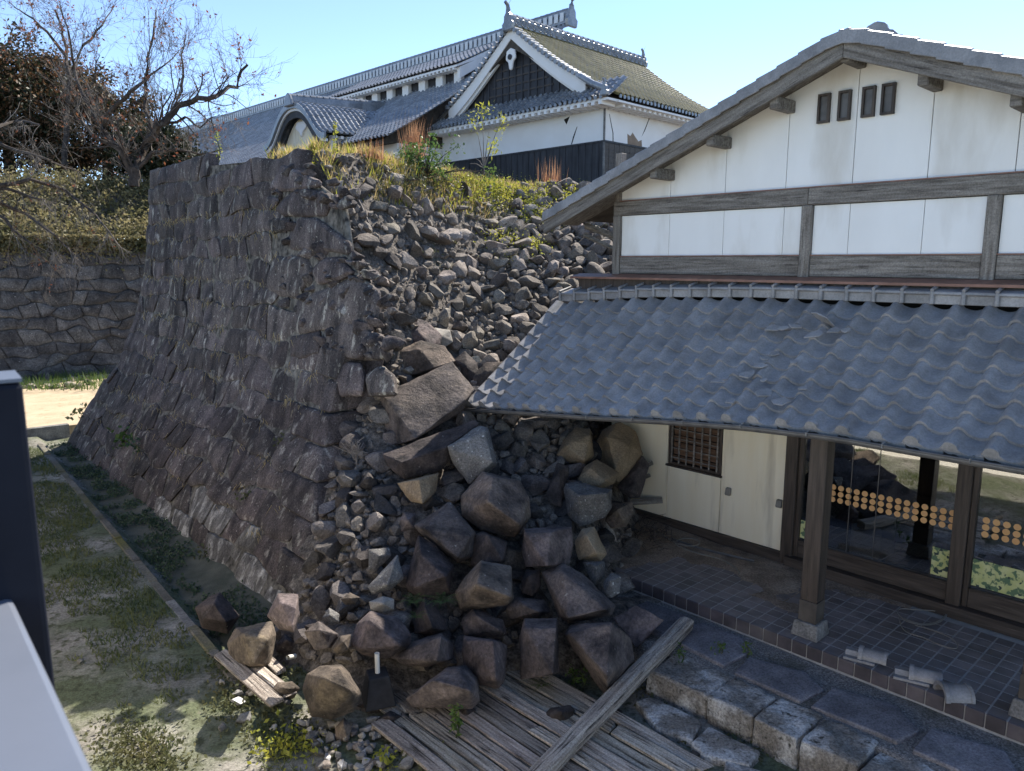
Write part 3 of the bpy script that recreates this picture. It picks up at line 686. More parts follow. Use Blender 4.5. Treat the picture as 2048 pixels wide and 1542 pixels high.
# gutter with clips
def gpt(u_): return V3(u_, -2.235, lz(u_, 1)-.06)
gm = MB(); us = np.linspace(LU0-.06, LU1, 40); V = []; F = []
for u_ in us:
    c = gpt(u_)
    for k in range(7):
        a = math.pi+math.pi*k/6; V.append(c+V3(0, math.cos(a)*.055, math.sin(a)*.055+.02))
F = [(i*7+k, i*7+k+1, (i+1)*7+k+1, (i+1)*7+k) for i in range(39) for k in range(6)]
gme = MB().add(V, F).mesh('gutter'); sharp(gme, 60)
go = obj('gutter', gme, MT['metal_grey'], LR); md = go.modifiers.new('s', 'SOLIDIFY'); md.thickness = .006
MB().tube([gpt(u_)+V3(0, -.055, .025) for u_ in us], .009, 6).build('gutter_lip', MT['metal_grey'], go)
for i in range(12):
    c = gpt(LU0+.35+i*.7); MB().tube([c+V3(0, -.062, .0), c+V3(0, -.064, .035), c+V3(0, -.02, .045), c+V3(0, .08, .05)], .008, 5).build('gutter_clip', MT['concrete'], go)

# ---------------- lower wall
for a, b, z0, z1 in ((-3.0, -1.915, .62, 2.75), (-1.905, -1.005, .62, 1.455), (-.995, -.05, .62, 2.9), (-1.905, -1.005, 2.36, 2.8)): bx('wall_panel', 'plaster_low', a, b, 0, .05, z0, z1, .003)
bx('wall_backing', 'interior', -2.9, -.05, .06, .14, .3, 1.46, 0); bx('wall_backing', 'interior', -2.9, -1.95, .06, .14, 1.46, 2.6, 0); bx('wall_backing', 'interior', -.98, -.05, .06, .14, 1.46, 2.6, 0)
bar('base_board', 'wood_dark_h', B, 2.95, .07, .16, (-1.52, .0, .535))
# lattice window
W = bx('lattice_window', 'wood_dark', -1.90, -1.01, .0, .09, 1.46, 1.50, .004)
bx('frame', 'wood_dark', -1.90, -1.86, .0, .09, 1.50, 2.34, .004, W); bx('frame', 'wood_dark', -1.05, -1.01, .0, .09, 1.50, 2.34, .004, W); bx('sill', 'wood_dark', -1.93, -.98, -.03, .02, 1.43, 1.458, .004, W)
for k in range(8): bar('slat', 'wood_louvre', W, .80, .02, .092, (-1.455, .075, 1.55+k*.10)).rotation_euler = (.28, 0, 0)
bx('shutter_back', 'interior', -1.88, -1.03, .1, .11, 1.48, 2.36, 0, W)
for k in range(7): bx('lattice_bar', 'wood_grey', -1.845+k*.128-.011, -1.845+k*.128+.011, -.005, .017, 1.49, 2.36, .003, W)
for k in range(6): bx('lattice_bar', 'wood_grey', -1.86, -1.05, .0175, .03, 1.56+k*.145, 1.575+k*.145, .002, W)
# two small outlet boxes
for u_, z_ in ((-.86, 1.26), (-.10, 1.27)):
    m = MB(); m.prism([(0, z_-.05), (-.05, z_-.05), (-.065, z_-.03), (-.04, z_+.055), (0, z_+.06)], u_-.036, u_+.036, 'x'); m.build('outlet_box', MT['cable'], B, bevel=.006)
# door front
def post(name, mat, x0, x1, y0, y1, z0, z1, par=B):
    o = MB().box(-(x1-x0)/2, (x1-x0)/2, -(y1-y0)/2, (y1-y0)/2, -(z1-z0)/2, (z1-z0)/2).build(name, MT[mat], par, bevel=.006); o.location = ((x0+x1)/2, (y0+y1)/2, (z0+z1)/2); return o
D = post('door_front', 'wood_dark', -.05, .11, -.03, .14, .45, 2.9)
D.name = 'jamb'
post('jamb', 'wood_dark', .112, .17, .02, .12, .45, 2.9); post('mullion', 'wood_dark', 1.96, 2.11, -.03, .13, .45, 2.9); post('mullion', 'wood_dark', 2.112, 2.17, .02, .12, .45, 2.9)
post('jamb', 'wood_dark', RC-.16, RC, -.03, .13, .45, 2.9)
for a, b in ((.17, 1.96), (2.17, RC-.16)):
    bar('bottom_rail', 'wood_dark_h', B, b-a-.004, .09, .20, ((a+b)/2, .065, .70)); bar('glazing_bead', 'wood_dark_h', B, b-a-.01, .10, .03, ((a+b)/2, .055, .817))
    bx('top_rail', 'wood_dark_h', a+.002, b-.002, .02, .11, 2.62, 2.8, .004)
bar('threshold', 'wood_dark_h', B, RC-.02, .14, .14, ((RC+.02)/2+.02, -.02, .528))
for a, b in ((.172, .30), (.305, .78), (.783, 1.10), (1.103, 1.958), (2.172, 3.0), (3.003, RC-.162)):
    bx('glass_pane', 'glass', a, b, .06, .068, .835, 2.62, 0)
for u_ in (.7815, 1.1015): bx('glazing_seal', 'metal_grey', u_-.003, u_+.003, .052, .0585, .835, 2.62, 0)
bx('interior_strip', 'interior_pale', .245, .30, .0535, .0575, .84, 2.61, 0)
for row in range(3):
    for k in range(15):
        MB().cyl((.565+k*.0975, .0535, 1.635-.08*row), .036, .004, 18, axis='y').build('film_dot', MT['dot'], B)
    for k in range(14):
        MB().cyl((2.265+k*.0975, .0535, 1.635-.08*row), .036, .004, 18, axis='y').build('film_dot', MT['dot'], B)
# prints behind the glass
bx('poster', 'poster', 1.76, 1.955, .0535, .0575, .86, 1.19, 0); bx('poster', 'poster', 2.18, 2.86, .0535, .0575, .86, 1.17, 0); bx('poster', 'poster', .175, .24, .0535, .0575, .86, 1.1, 0)
# room behind
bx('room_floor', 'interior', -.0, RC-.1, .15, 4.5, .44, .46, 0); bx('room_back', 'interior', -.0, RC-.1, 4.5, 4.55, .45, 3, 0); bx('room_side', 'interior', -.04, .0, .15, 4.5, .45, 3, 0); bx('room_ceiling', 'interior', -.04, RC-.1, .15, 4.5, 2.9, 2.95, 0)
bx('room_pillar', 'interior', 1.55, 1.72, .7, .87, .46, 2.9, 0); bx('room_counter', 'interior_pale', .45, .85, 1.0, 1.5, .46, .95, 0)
# columns under the eave
for u_ in (1.13, 3.17):
    z1 = lz(u_, .70)-.12
    C_ = post('column', 'wood_dark', u_-.092, u_+.092, -1.692, -1.508, .86, z1)
    MB().frustum(0, 0, .455-C_.location[2], .625-C_.location[2], .30, .255).build('column_base', MT['concrete'], C_, bevel=.01)
    MB().box(-.098, .098, -.098, .098, .626-C_.location[2], .86-C_.location[2]).build('column_shoe', MT['copper_dark'] if 'copper_dark' in MT else MT['roof_board'], C_, bevel=.004)

# ------------------------------------------------------------------ tiled porch floor
PF = thing('tiled_porch', 'raised porch floor of small dark square tiles with pale grout under the lean-to', 'porch', tuple(OB), math.atan2(U[1], U[0]))
TP = .166
fl = bx('porch_slab', 'grout', -3.0, 4.4, -1.845, .0, .1, .4488, 0, PF)
bm1 = MB().box(0, TP-.014, 0, TP-.014, -.012, .0).mesh('ft', .003); bm1.materials.append(MT['floor_tile'])
n = 0
for i in range(30):
    for j in range(10):
        u0 = -1.6+i*TP; o = obj('floor_tile', bm1, None, PF); o.location = (u0+.004, -1.845+.012+j*TP, .4525); n += 1
MB().box(-1.6+30*TP, 4.4, -1.83, -.18, .44, .4522).build('floor_tile_rest', MT['floor_tile'], PF, kind='stuff')
MB().box(-3.0, -1.61, -1.83, -.18, .44, .4522).build('floor_tile_rest', MT['floor_tile'], PF, kind='stuff')
em = MB().box(0, TP-.012, -.022, 0, 0, .146).mesh('et', .006); em.materials.append(MT['edge_tile'])
for i in range(35):
    o = obj('edge_tile', em, None, PF); o.location = (-1.6+i*TP+.004, -1.838, .309)
# drift of soil across the porch near the wall
V = []; F = []; nx, ny = 90, 40; H = np.zeros((ny+1, nx+1))
for j in range(ny+1):
    for i in range(nx+1):
        u_, e_ = -2.6+6.7*i/nx, .02+1.7*j/ny
        h = .030*(1-e_/1.25)+.02*nz(u_, e_, 1.1, 3)+.014*nz(u_, e_, 3.3, 8)-.010-.012*max(0, u_-.2); h += .05*max(0, -1.0-u_)
        H[j, i] = h; V.append((u_, -e_, .4525+h))
for j in range(ny):
    for i in range(nx):
        if min(H[j, i], H[j, i+1], H[j+1, i], H[j+1, i+1]) > -.004: F.append((j*(nx+1)+i, j*(nx+1)+i+1, (j+1)*(nx+1)+i+1, (j+1)*(nx+1)+i))
obj('drifted_soil', smooth(np_mesh('soil', V, F)), MT['dirt'], PF, kind='stuff')

# ------------------------------------------------------------------ paving, stone step and lower stones in front of the porch
PVT = thing('paved_strip', 'strip of dark irregular slabs set in gravel between porch edge and stone step', 'paving', tuple(OB), math.atan2(U[1], U[0]))
V = []; F = []; nx, ny = 60, 12
for j in range(ny+1):
    for i in range(nx+1):
        u_, e_ = -1.2+5.6*i/nx, 1.84+.95*j/ny; V.append((u_, -e_, .283+.012*nz(u_, e_, 3)-.015*(e_-1.84)))
F = [(j*(nx+1)+i, j*(nx+1)+i+1, (j+1)*(nx+1)+i+1, (j+1)*(nx+1)+i) for j in range(ny) for i in range(nx)]
F2 = [(nx*0+ny*(nx+1)+i, ny*(nx+1)+i+1, len(V)+i+1, len(V)+i) for i in range(nx)]
for i in range(nx+1): V.append((V[ny*(nx+1)+i][0], V[ny*(nx+1)+i][1]-.02, -.1))
obj('gravel_bed', smooth(np_mesh('gb', V, F+F2)), MT['pave_gravel'], PVT)
SL = [[(.02,1.98),(.55,1.95),(.75,2.2),(.70,2.62),(.15,2.58),(-.05,2.25)], [(.80,2.28),(1.35,2.12),(1.62,2.3),(1.55,2.66),(.85,2.66)], [(1.66,2.2),(2.2,2.05),(2.5,2.3),(2.42,2.62),(1.66,2.66)],
      [(2.55,2.2),(3.1,2.08),(3.3,2.4),(3.2,2.66),(2.55,2.64)], [(-.75,1.98),(-.15,1.96),(-.1,2.3),(.05,2.55),(-.5,2.62),(-.8,2.3)]]
def slab(poly, z0, z1, nm, mat, par, seed, bev=.02, cuts=2, amp=.012):
    P = []
    for u_, e_ in poly: P += [V3(u_, -e_, z1-.006), V3(u_, -e_, z0)]
    cu = sum(p[0] for p in poly)/len(poly); ce = sum(p[1] for p in poly)/len(poly)
    P += [V3(cu+(u_-cu)*.9, -(ce+(e_-ce)*.9), z1) for u_, e_ in poly]
    me, c = rock_mesh(P, seed, bev, cuts, amp, 5, nm); o = obj(nm, me, MT[mat], par); o.location = c; return o
for i, p in enumerate(SL): slab(p, .2, .315, 'paving_slab', 'paving', PVT, i+200, .01, 2, .004)
ST = thing('stone_step', 'long step of squared lichen-white stone blocks before the porch', 'stone step', tuple(OB), math.atan2(U[1], U[0]))
jt = [.16, .87, 1.36, 1.81, 2.32, 2.85, 3.4]
rs = random.Random(9)
for i, (a, b) in enumerate(zip(jt[:-1], jt[1:])):
    slab([(a+.012, 2.70+rs.uniform(-.02, .02)), (b-.012, 2.70+rs.uniform(-.02, .02)), (b-.012, 3.20+rs.uniform(-.03, .03)), (a+.012, 3.20+rs.uniform(-.03, .03))], -.05, .285+rs.uniform(-.012, .012), 'step_block', 'step_stone', ST, i+220, .03, 3, .02)
FS = thing('stepping_stones', 'low flat stones set in the soil at the foot of the stone step', 'stepping stones', tuple(OB), math.atan2(U[1], U[0]))
for i, p in enumerate([[(.3,3.32),(.9,3.3),(1.0,3.62),(.7,3.72),(.25,3.5)], [(.98,3.32),(1.5,3.3),(1.55,3.55),(1.2,3.72),(1.02,3.66)], [(1.35,3.62),(1.95,3.42),(2.2,3.6),(2.05,3.9),(1.5,3.95)], [(2.1,3.3),(2.7,3.3),(2.75,3.7),(2.3,3.75)]]): slab(p, -.1, .07, 'flat_stone', 'step_stone', FS, i+240, .02, 2, .012)
# ------------------------------------------------------------------ fallen blocks, each traced and given its own depth and bulk
T7 = (600, 800, .415); T8 = (380, 1100, .4004); T1 = (0, 0, 1.0); T5 = (600, 290, .3125)
def P_(t, s): return [(t[0]+t[2]*float(a.split(',')[0]), t[1]+t[2]*float(a.split(',')[1])) for a in s.split()]
BL = [  # label, material, transform, outline, ridge (near points), depth shift
 ('huge tilted dark slab lying under the left tip of the tiled eave','dark',T1,'760,790 768,850 789,892 829,886 925,822 948,778 905,722 885,728','775,800,-.25 830,878,-.3 930,800,-.15',0),
 ('long dark slab lying directly below the huge tilted slab','dark',T7,'400,265 440,340 500,385 680,340 720,300 870,110 840,95 520,210 420,250','490,300,-.2 700,230,-.2',0),
 ('pale speckled square block leaning beside the long dark slab','grey',T7,'697,215 740,310 815,405 945,325 950,300 905,130 870,122 705,205','715,225,-.2 890,150,-.2 930,300,-.2 800,380,-.2',-.15),
 ('big central boulder with a rough sunlit shoulder','brown',T7,'775,460 780,560 870,630 1040,665 1110,560 1110,480 1060,390 940,355 880,345','930,370,-.25 905,490,-.4 1060,600,-.3 800,545,-.1',-.1),
 ('ochre-faced block wedged below the long dark slab','tan',T7,'465,400 530,490 600,505 660,440 670,350 560,375','575,385,-.2 590,500,-.2',.1),
 ('dark diagonal slab left of the central boulder','dark',T7,'548,605 570,640 760,790 830,760 845,640 720,485 640,530','600,620,-.2 760,760,-.25 820,660,-.2',-.1),
 ('small dark block with a sunlit corner under the central boulder','dark',T7,'820,800 840,650 880,630 1000,680 990,780 930,820','900,650,-.15 975,770,-.2',-.05),
 ('dark square block with white lichen streaks right of the central pile','dark',T7,'1065,720 1080,620 1310,610 1320,700 1300,790 1190,812 1085,808','1085,640,-.2 1205,640,-.25 1190,800,-.3',-.1),
 ('brown boulder with a rough bright face at the middle of the pile','brown',T7,'750,930 790,850 870,770 1020,800 1032,960 1000,990 850,1000 770,1010','870,790,-.2 855,890,-.35 1015,950,-.3',-.15),
 ('broad dark pentagonal slab facing up beside the porch corner','dark',T7,'1165,830 1270,785 1360,830 1520,990 1500,1040 1290,1080 1250,1050','1270,830,-.2 1480,1010,-.3 1290,1050,-.3',-.1),
 ('large dark wedge-shaped boulder behind the fallen beam','dark',T7,'1270,1130 1300,1085 1500,1050 1600,1150 1610,1260 1480,1430 1450,1400','1500,1070,-.25 1480,1330,-.4 1300,1130,-.2',-.15),
 ('upright rectangular dark block standing on the boards','dark',T7,'1055,1140 1080,1050 1240,1050 1250,1310 1200,1345 1060,1350','1080,1100,-.2 1235,1100,-.2 1220,1320,-.25 1070,1330,-.25',-.1),
 ('dark block behind the cracked standing block','dark',T7,'775,1060 830,1000 980,1060 1000,1130 960,1150 790,1130','850,1040,-.15 960,1110,-.15',.05),
 ('tall dark block with a pale spotted edge left of the upright block','dark',T7,'780,1220 790,1135 940,1140 1000,1180 990,1350 960,1390 850,1375 785,1290','930,1160,-.25 945,1350,-.3 800,1160,-.1',-.1),
 ('low wide dark boulder with a sunlit ridge in the foreground','dark',T7,'510,1440 590,1370 710,1285 800,1275 860,1340 865,1450 830,1490 540,1480','760,1290,-.1 640,1350,-.2 820,1400,-.25 600,1470,-.2',-.1),
 ('mossy-topped dark boulder at the front left of the pile','brown',T7,'15,1400 30,1320 100,1280 200,1272 240,1310 300,1420 260,1500 150,1540 50,1530','190,1290,-.2 110,1340,-.25 240,1400,-.25 160,1500,-.25',-.1),
 ('wide blue-grey dark slab behind the weighted pipe stand','dark',T7,'240,1180 270,1080 340,1015 480,1050 540,1130 530,1200 420,1250 300,1230','340,1060,-.2 480,1180,-.2 300,1200,-.15',0),
 ('dark angular block right of the weighted pipe stand','dark',T7,'430,1240 560,1160 680,1120 740,1180 740,1250 600,1290 500,1280','680,1140,-.25 660,1260,-.3 520,1250,-.15',0),
 ('pointed ridged rock behind the fern','dark',T7,'545,1130 560,1020 600,945 640,970 700,1060 710,1110 640,1140','600,1000,-.15 640,1100,-.2',.05),
 ('gravelly dark boulder below the diagonal slab','dark',T7,'505,890 540,790 570,650 650,700 740,800 720,930 620,950 530,930','580,740,-.2 700,850,-.25 560,900,-.2',0),
 ('pale broken stone among the small rubble','grey',T7,'325,900 400,830 470,745 500,860 440,915 350,935','450,800,-.12 420,890,-.15',0),
 ('flat-topped pinkish block above the pale broken stone','grey',T7,'330,720 430,710 440,750 360,830 330,820','380,750,-.1',.05),
 ('sunlit yellow-brown block at the top of the pile under the eave','tan',T7,'1235,265 1270,190 1330,130 1400,140 1420,270 1370,315 1290,300','1280,220,-.2 1400,170,-.15 1370,290,-.25',.35),
 ('largest rounded tan boulder pressed against the plaster wall','tan',T7,'1425,200 1460,140 1540,105 1620,150 1655,260 1600,370 1530,410 1440,290','1480,180,-.25 1590,220,-.25 1520,330,-.3',.75),
 ('mossy yellow-streaked stone in front of the rounded tan boulder','tan',T7,'1340,380 1370,320 1430,285 1540,350 1520,400 1420,445 1370,435','1400,330,-.15 1470,390,-.2',.3),
 ('grey cube-like boulder below the mossy streaked stone','grey',T7,'1272,430 1280,400 1330,395 1505,430 1500,520 1470,570 1350,610 1290,560','1300,430,-.15 1345,460,-.3 1480,450,-.25 1350,580,-.3',.1),
 ('brownish block between the grey cube and the plaster wall','brown',T7,'1470,580 1510,500 1600,490 1610,540 1570,610 1500,620','1530,530,-.15 1560,590,-.15',.55),
 ('dark slab wedged upright against the plaster wall','dark',T7,'1520,420 1650,270 1685,310 1640,470 1590,475','1630,330,-.1 1600,440,-.12',.9),
 ('smooth tan-grey boulder at the porch end','tan',T7,'1320,680 1360,620 1420,610 1480,740 1450,780 1340,770','1380,650,-.15 1430,740,-.2',.1),
 ('grey stone under the smooth tan-grey boulder','grey',T7,'1360,780 1470,775 1470,860 1420,900 1400,870','1430,800,-.12',.05),
 ('small knobbly grey stone at the corner of the porch edge','grey',T7,'1460,880 1500,830 1550,850 1540,930 1500,955 1465,930','1500,870,-.1',-.1),
 ('thin dark slab standing in the shadow beside the grey cube','dark',T7,'1180,460 1240,300 1300,320 1260,520 1210,500','1250,340,-.1',.3),
 ('dark stone wedged under the lichen-streaked square block','dark',T7,'1065,870 1090,820 1160,815 1160,900 1120,945 1070,930','1100,850,-.1',0),
 ('low dark rock with a pale tuft below the brown boulder','dark',T7,'990,1010 1040,950 1180,965 1210,1020 1150,1050 1010,1060','1080,990,-.12 1150,1020,-.15',.1),
 ('flat purple-dark slab on the ground behind the fallen beam','dark',T7,'1510,1050 1620,985 1760,1060 1700,1120 1620,1200 1560,1110','1620,1060,-.05',.15),
 ('dark angular rock left of the wide blue-grey slab','dark',T7,'20,1090 100,1065 190,1140 150,1200 70,1190','110,1120,-.15',0),
 ('pale cream rounded stone beside the fern','pale',T7,'330,970 400,945 455,960 455,1010 400,1025 340,1010','395,980,-.1',0),
 ('smooth oval brown cobble left of the pale cream stone','brown',T7,'195,960 240,925 290,950 270,985 220,990','240,955,-.08',0),
 ('round dark cobble below the oval brown cobble','grey',T7,'105,1050 140,1000 190,1030 190,1070 140,1085','145,1040,-.08',0),
 ('small dark block in the rubble near the wall corner','dark',T7,'480,580 500,540 560,545 550,620 490,635','520,580,-.1',0),
 ('dark boulder in the wall drain, farthest left of the fallen blocks','dark',T8,'25,290 100,230 150,210 250,330 190,420 60,390','120,270,-.2 180,360,-.2 70,340,-.15','g'),
 ('brown boulder resting on the end of the left boards','brown',T8,'185,470 230,390 410,355 430,420 400,580 290,598 200,560','270,420,-.25 390,450,-.25 320,570,-.25','g'),
 ('dark square block leaning on the wall corner foot','dark',T8,'385,330 440,215 540,220 550,330 520,415 440,395','450,260,-.15 530,290,-.2 510,390,-.2',-.1),
 ('small dark stone between the left boulders','dark',T8,'425,480 470,410 540,470 530,515 430,510','480,450,-.1','g'),
 ('dark greenish stone right of the leaning square block','dark',T8,'570,410 640,355 740,420 690,490 620,500','650,400,-.12',-.05),
 ('narrow brown stone left of the wide blue-grey slab','brown',T8,'715,500 750,430 805,420 790,500 740,520','765,460,-.1',-.05),
 ('low rounded stone on the left boards beside the mossy boulder','brown',T8,'405,700 440,660 510,655 550,690 520,740 430,755','470,690,-.1','g'),
 ('small flat round stone behind the tall weed','dark',T8,'1340,790 1380,755 1430,800 1400,855 1340,840','1380,800,-.08','g'),
 ('clump of dark broken stone lying on the boards by the beam','dark',T8,'1760,830 1800,790 1900,775 1925,800 1900,870 1840,885 1770,875','1850,810,-.1','g'),
 ('upper slab above the wall break, dark face with flat top','dark',T1,'785,672 835,638 858,645 885,672 880,692 830,702 800,702','835,660,-.15 860,690,-.2',.1),
 ('rounded block with rust-coloured top below the upper slab','brown',T1,'788,705 840,680 890,692 912,722 870,748 800,757','840,700,-.15 870,735,-.2',0),
 ('sunlit flat stone right of the upper slab','pale',T1,'853,662 870,655 900,660 907,684 885,697 860,680','880,672,-.1',.2),
 ('dark rock peering out behind the huge tilted slab','dark',T1,'905,720 930,700 955,725 960,755 940,775','935,735,-.1',.35),
 ('flat tawny slab beside the left tip of the tiled eave','brown',T1,'945,755 965,725 1005,722 1020,740 990,770 955,780','975,745,-.08',.3),
 ('dark mossy stone under the mossy-topped boulder','dark',T8,'820,780 900,750 990,760 980,790 900,800','900,770,-.05','g'),
 ('dark shard block in the tile fragments','dark',T8,'920,850 1000,800 1060,830 1050,880 950,880','990,830,-.08','g'),
 ('brown rock at the edge of the sunlit tile fragments','brown',T8,'720,890 770,835 810,880 790,960 730,950','765,870,-.08','g'),
]
rb = random.Random(1)
BPOS = []
for i, (lab, mt, T, out, rid, dsh) in enumerate(BL):
    o2 = P_(T, out); cx = sum(p[0] for p in o2)/len(o2); cy = sum(p[1] for p in o2)/len(o2)
    w_ = (max(p[0] for p in o2)-min(p[0] for p in o2)); h_ = (max(p[1] for p in o2)-min(p[1] for p in o2))
    if dsh == 'g':
        yb = max(p[1] for p in o2); t0 = depth_of(atz(cx, yb-.08*h_, .02)); r_ = .25*(w_+h_)*t0/FPX; t0 += r_*.35
    else:
        t0 = depth_of(atp(cx, cy, PN, PD))+dsh; r_ = .25*(w_+h_)*t0/FPX
    P = []
    for x, y in o2:
        k = rb.uniform(-.05, .05)*r_ + (cy-y)/FPX*t0*.45
        P.append(att(x, y, t0+k))
        xb, yb2 = cx+(x-cx)*.9, cy+(y-cy)*.9
        
        if rb.random() < .55: P.append(att(xb, yb2, t0+k+r_*rb.uniform(.8, 1.15)))
    for s in rid.split()[:3]:
        a = s.split(','); x, y = T[0]+T[2]*float(a[0]), T[1]+T[2]*float(a[1])
        P.append(att(x, y, t0+float(a[2])*1.5+(cy-y)/FPX*t0*.45))
    me, c = rock_mesh(P, i+300, .007*min(1, r_/.35)+.003, 3, .013*min(1, r_/.35), 6, 'boulder', dis=13)
    o = obj('boulder', me, MT[mt]); o.location = c; tag(o, lab, 'boulder', 'blocks fallen from the broken stone wall'); BPOS.append((c, r_))

# ------------------------------------------------------------------ rubble: shared cobble shapes
def cobble(seed, sub=2, ang=.6):
    rg = random.Random(seed); bm = bmesh.new(); bmesh.ops.create_icosphere(bm, subdivisions=sub, radius=1)
    planes = []
    for k in range(rg.randint(11, 16)):
        n = Vector((rg.gauss(0, 1), rg.gauss(0, 1), rg.gauss(0, 1))).normalized(); planes.append((n, rg.uniform(.42, .74)))
    sx, sy, sz = rg.uniform(.8, 1.25), rg.uniform(.7, 1.0), rg.uniform(.5, .85)
    for v in bm.verts:
        for n, d in planes:
            k = v.co.dot(n)-d
            if k > 0: v.co -= n*k
        v.co *= 1+.03*mnoise.noise(v.co*1.7+Vector((seed, 0, 0)))
        v.co = Vector((v.co.x*sx, v.co.y*sy, v.co.z*sz))
    me = bpy.data.meshes.new('rubble_stone'); bm.to_mesh(me); bm.free(); sharp(me, 22); me.materials.append(MT['rubble']); return me
COB = [cobble(k, 3 if k < 10 else 2) for k in range(18)]
COB_SHADED = []
for m_c in COB: m_d = m_c.copy(); m_d.materials.clear(); m_d.materials.append(MT['rubble_shaded']); COB_SHADED.append(m_d)  # same cobbles again, with the shade painted into their colour
rr = random.Random(42)
def rand_rot(rg): return Matrix.Rotation(rg.uniform(0, 6.28), 4, 'Z') @ Matrix.Rotation(rg.gauss(0, .5), 4, 'X') @ Matrix.Rotation(rg.gauss(0, .5), 4, 'Y')
cand = []
tries = 0
def slope_ok(P, z):
    p, q = pq(P); u, e = loc(P)
    if u > -3.15 and e < .1: return False
    if e > -.2 and u > -1.3-.5*(1.9-min(e, 1.9))+.1: return False
    if p < batter(z)+.25 and q < wall_end(z)+.1: return False
    qc = -3.0-.32*(p-2)
    if q < qc+rr.uniform(.0, .8): return False
    return z > .08
while len(cand) < 42000 and tries < 300000:
    tries += 1
    p, q = rr.uniform(-1.0, 11.5), rr.uniform(-6.4, 3.4); P = ww(p, q, 0); z = hill_z(P)
    if not slope_ok(P, z): continue
    x, y = proj(V3(P[0], P[1], z))
    if not (560 < x < 1260 and 280 < y < 1330): continue
    s = .022+.105*rr.random()**2.4
    if rr.random() < .035: s = rr.uniform(.16, .26)
    dpt = depth_of(V3(P[0], P[1], z)); cand.append((s/dpt, s, P[0], P[1], z))
# thin out stones that sit inside one another
cand.sort(key=lambda c: -c[1]); cell = {}; kept = []
for c in cand:
    key = (int(c[2]/.3), int(c[3]/.3)); ok = True
    for dx in (-1, 0, 1):
        for dy in (-1, 0, 1):
            for d in cell.get((key[0]+dx, key[1]+dy), ()):
                if (d[2]-c[2])**2+(d[3]-c[3])**2 < (.46*(d[1]+c[1]))**2: ok = False; break
            if not ok: break
        if not ok: break
    if ok:
        for bc, br in BPOS:
            if (bc[0]-c[2])**2+(bc[1]-c[3])**2 < (br*.75)**2 and c[4] < bc[2]+.1: ok = False; break
    if ok: kept.append(c); cell.setdefault(key, []).append(c)
kept.sort(key=lambda c: -c[0])
def zone_of(x, y, z):
    X, Y = proj(V3(x, y, z))
    if Y < 430: return 'near the grassy crest of the slope'
    if Y < 560: return 'on the upper open rubble slope'
    if Y < 720: return 'on the slope beside the tiled roof edge'
    if X < 760: return 'in the pebbly spill at the wall corner'
    if Y < 900 and X > 950: return 'in the heap under the left tip of the eave'
    if Y > 1150: return 'between the lowest fallen blocks'
    return 'wedged between the fallen blocks'
for k, (a, s, x, y, z) in enumerate(kept[:300]):
    o = obj('rubble_stone', (COB_SHADED if proj(V3(x, y, z))[1] > 780 and rr.random() < .75 else COB)[k % 18]); o.matrix_world = Matrix.Translation((x, y, z+s*.30)) @ rand_rot(rr) @ Matrix.Scale(s, 4)  # most low stones take the copy with painted-in shade
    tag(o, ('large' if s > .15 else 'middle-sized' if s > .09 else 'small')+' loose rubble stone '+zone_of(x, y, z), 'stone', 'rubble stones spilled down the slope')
def merged(name, items, mat, **props):
    """items: (vertex array, face array) lists with equal face size"""
    Vs, Fs, b = [], [], 0
    for V, F in items: Vs.append(V); Fs.append(F+b); b += len(V)
    me = np_mesh(name, np.concatenate(Vs), np.concatenate(Fs)); return obj(name, me, mat, **props)
LOW = []
for k in range(14):
    me = cobble(100+k, 2); V = np.array([v.co[:] for v in me.vertices]); F = np.array([p.vertices[:] for p in me.polygons]); LOW.append((V, F)); bpy.data.meshes.remove(me)
MT['rubble_small'] = nmat('rubble_small', (.085,.073,.064), (.27,.232,.195), 6.0, .9, c3=(.27,.235,.19), sc3=4, t3=(.56,.8), bump=.9, bsc=14, bdist=.04, fine=.4, fsc=40)
LOW1 = []
for k in range(14):
    me = cobble(200+k, 1); V = np.array([v.co[:] for v in me.vertices]); F = np.array([p.vertices[:] for p in me.polygons]); LOW1.append((V, F)); bpy.data.meshes.remove(me)
items = []
for k, (a, s, x, y, z) in enumerate(kept[300:]):
    V, F = (LOW if s > .075 else LOW1)[k % 14]; M = np.array((rand_rot(rr))) [:3, :3]; items.append(((V*s)@M.T+V3(x, y, z+s*.3), F))
o = merged('rubble', items, MT['rubble_small'], kind='stuff', label='mass of smaller rubble stones filling the collapsed slope', category='rubble'); sharp(o.data, 24)
print('rubble kept', len(kept))

# ------------------------------------------------------------------ boards on the ground (old board walk) and fallen beam
BW = thing('board_walk', 'weathered grey wooden boards lying side by side under the fallen blocks', 'boards', tuple(OB), math.atan2(U[1], U[0]))
rbd = random.Random(3)
def board(u0, u1, e, w, z, dy=0, rx=0):
    L = u1-u0; n = 10; V = []; F = []
    for i in range(n+1):
        x = -L/2+L*i/n
        for (yy, zz) in ((-w/2, -.02), (w/2, -.02), (w/2, .018), (-w/2, .018)):
            j = .006*mnoise.noise(Vector((x*3+e*9, yy*20, zz*20))); xx = x+(rbd.uniform(-.05, .03) if i in (0, n) else 0)
            V.append((xx, yy+j, zz+j*.6+.004*math.sin(x*4+e*5)))
    F = [(i*4+k, (i+1)*4+k, (i+1)*4+(k+1) % 4, i*4+(k+1) % 4) for i in range(n) for k in range(4)]+[(0,1,2,3), (n*4+3, n*4+2, n*4+1, n*4)]
    o = MB().add(V, F).build('board', MT['board_grey'], BW, bevel=.006); o.location = ((u0+u1)/2, -e, z); o.rotation_euler = (rx, rbd.uniform(-.008, .008), dy+rbd.uniform(-.012, .012)); return o
e = 3.78; k = 0
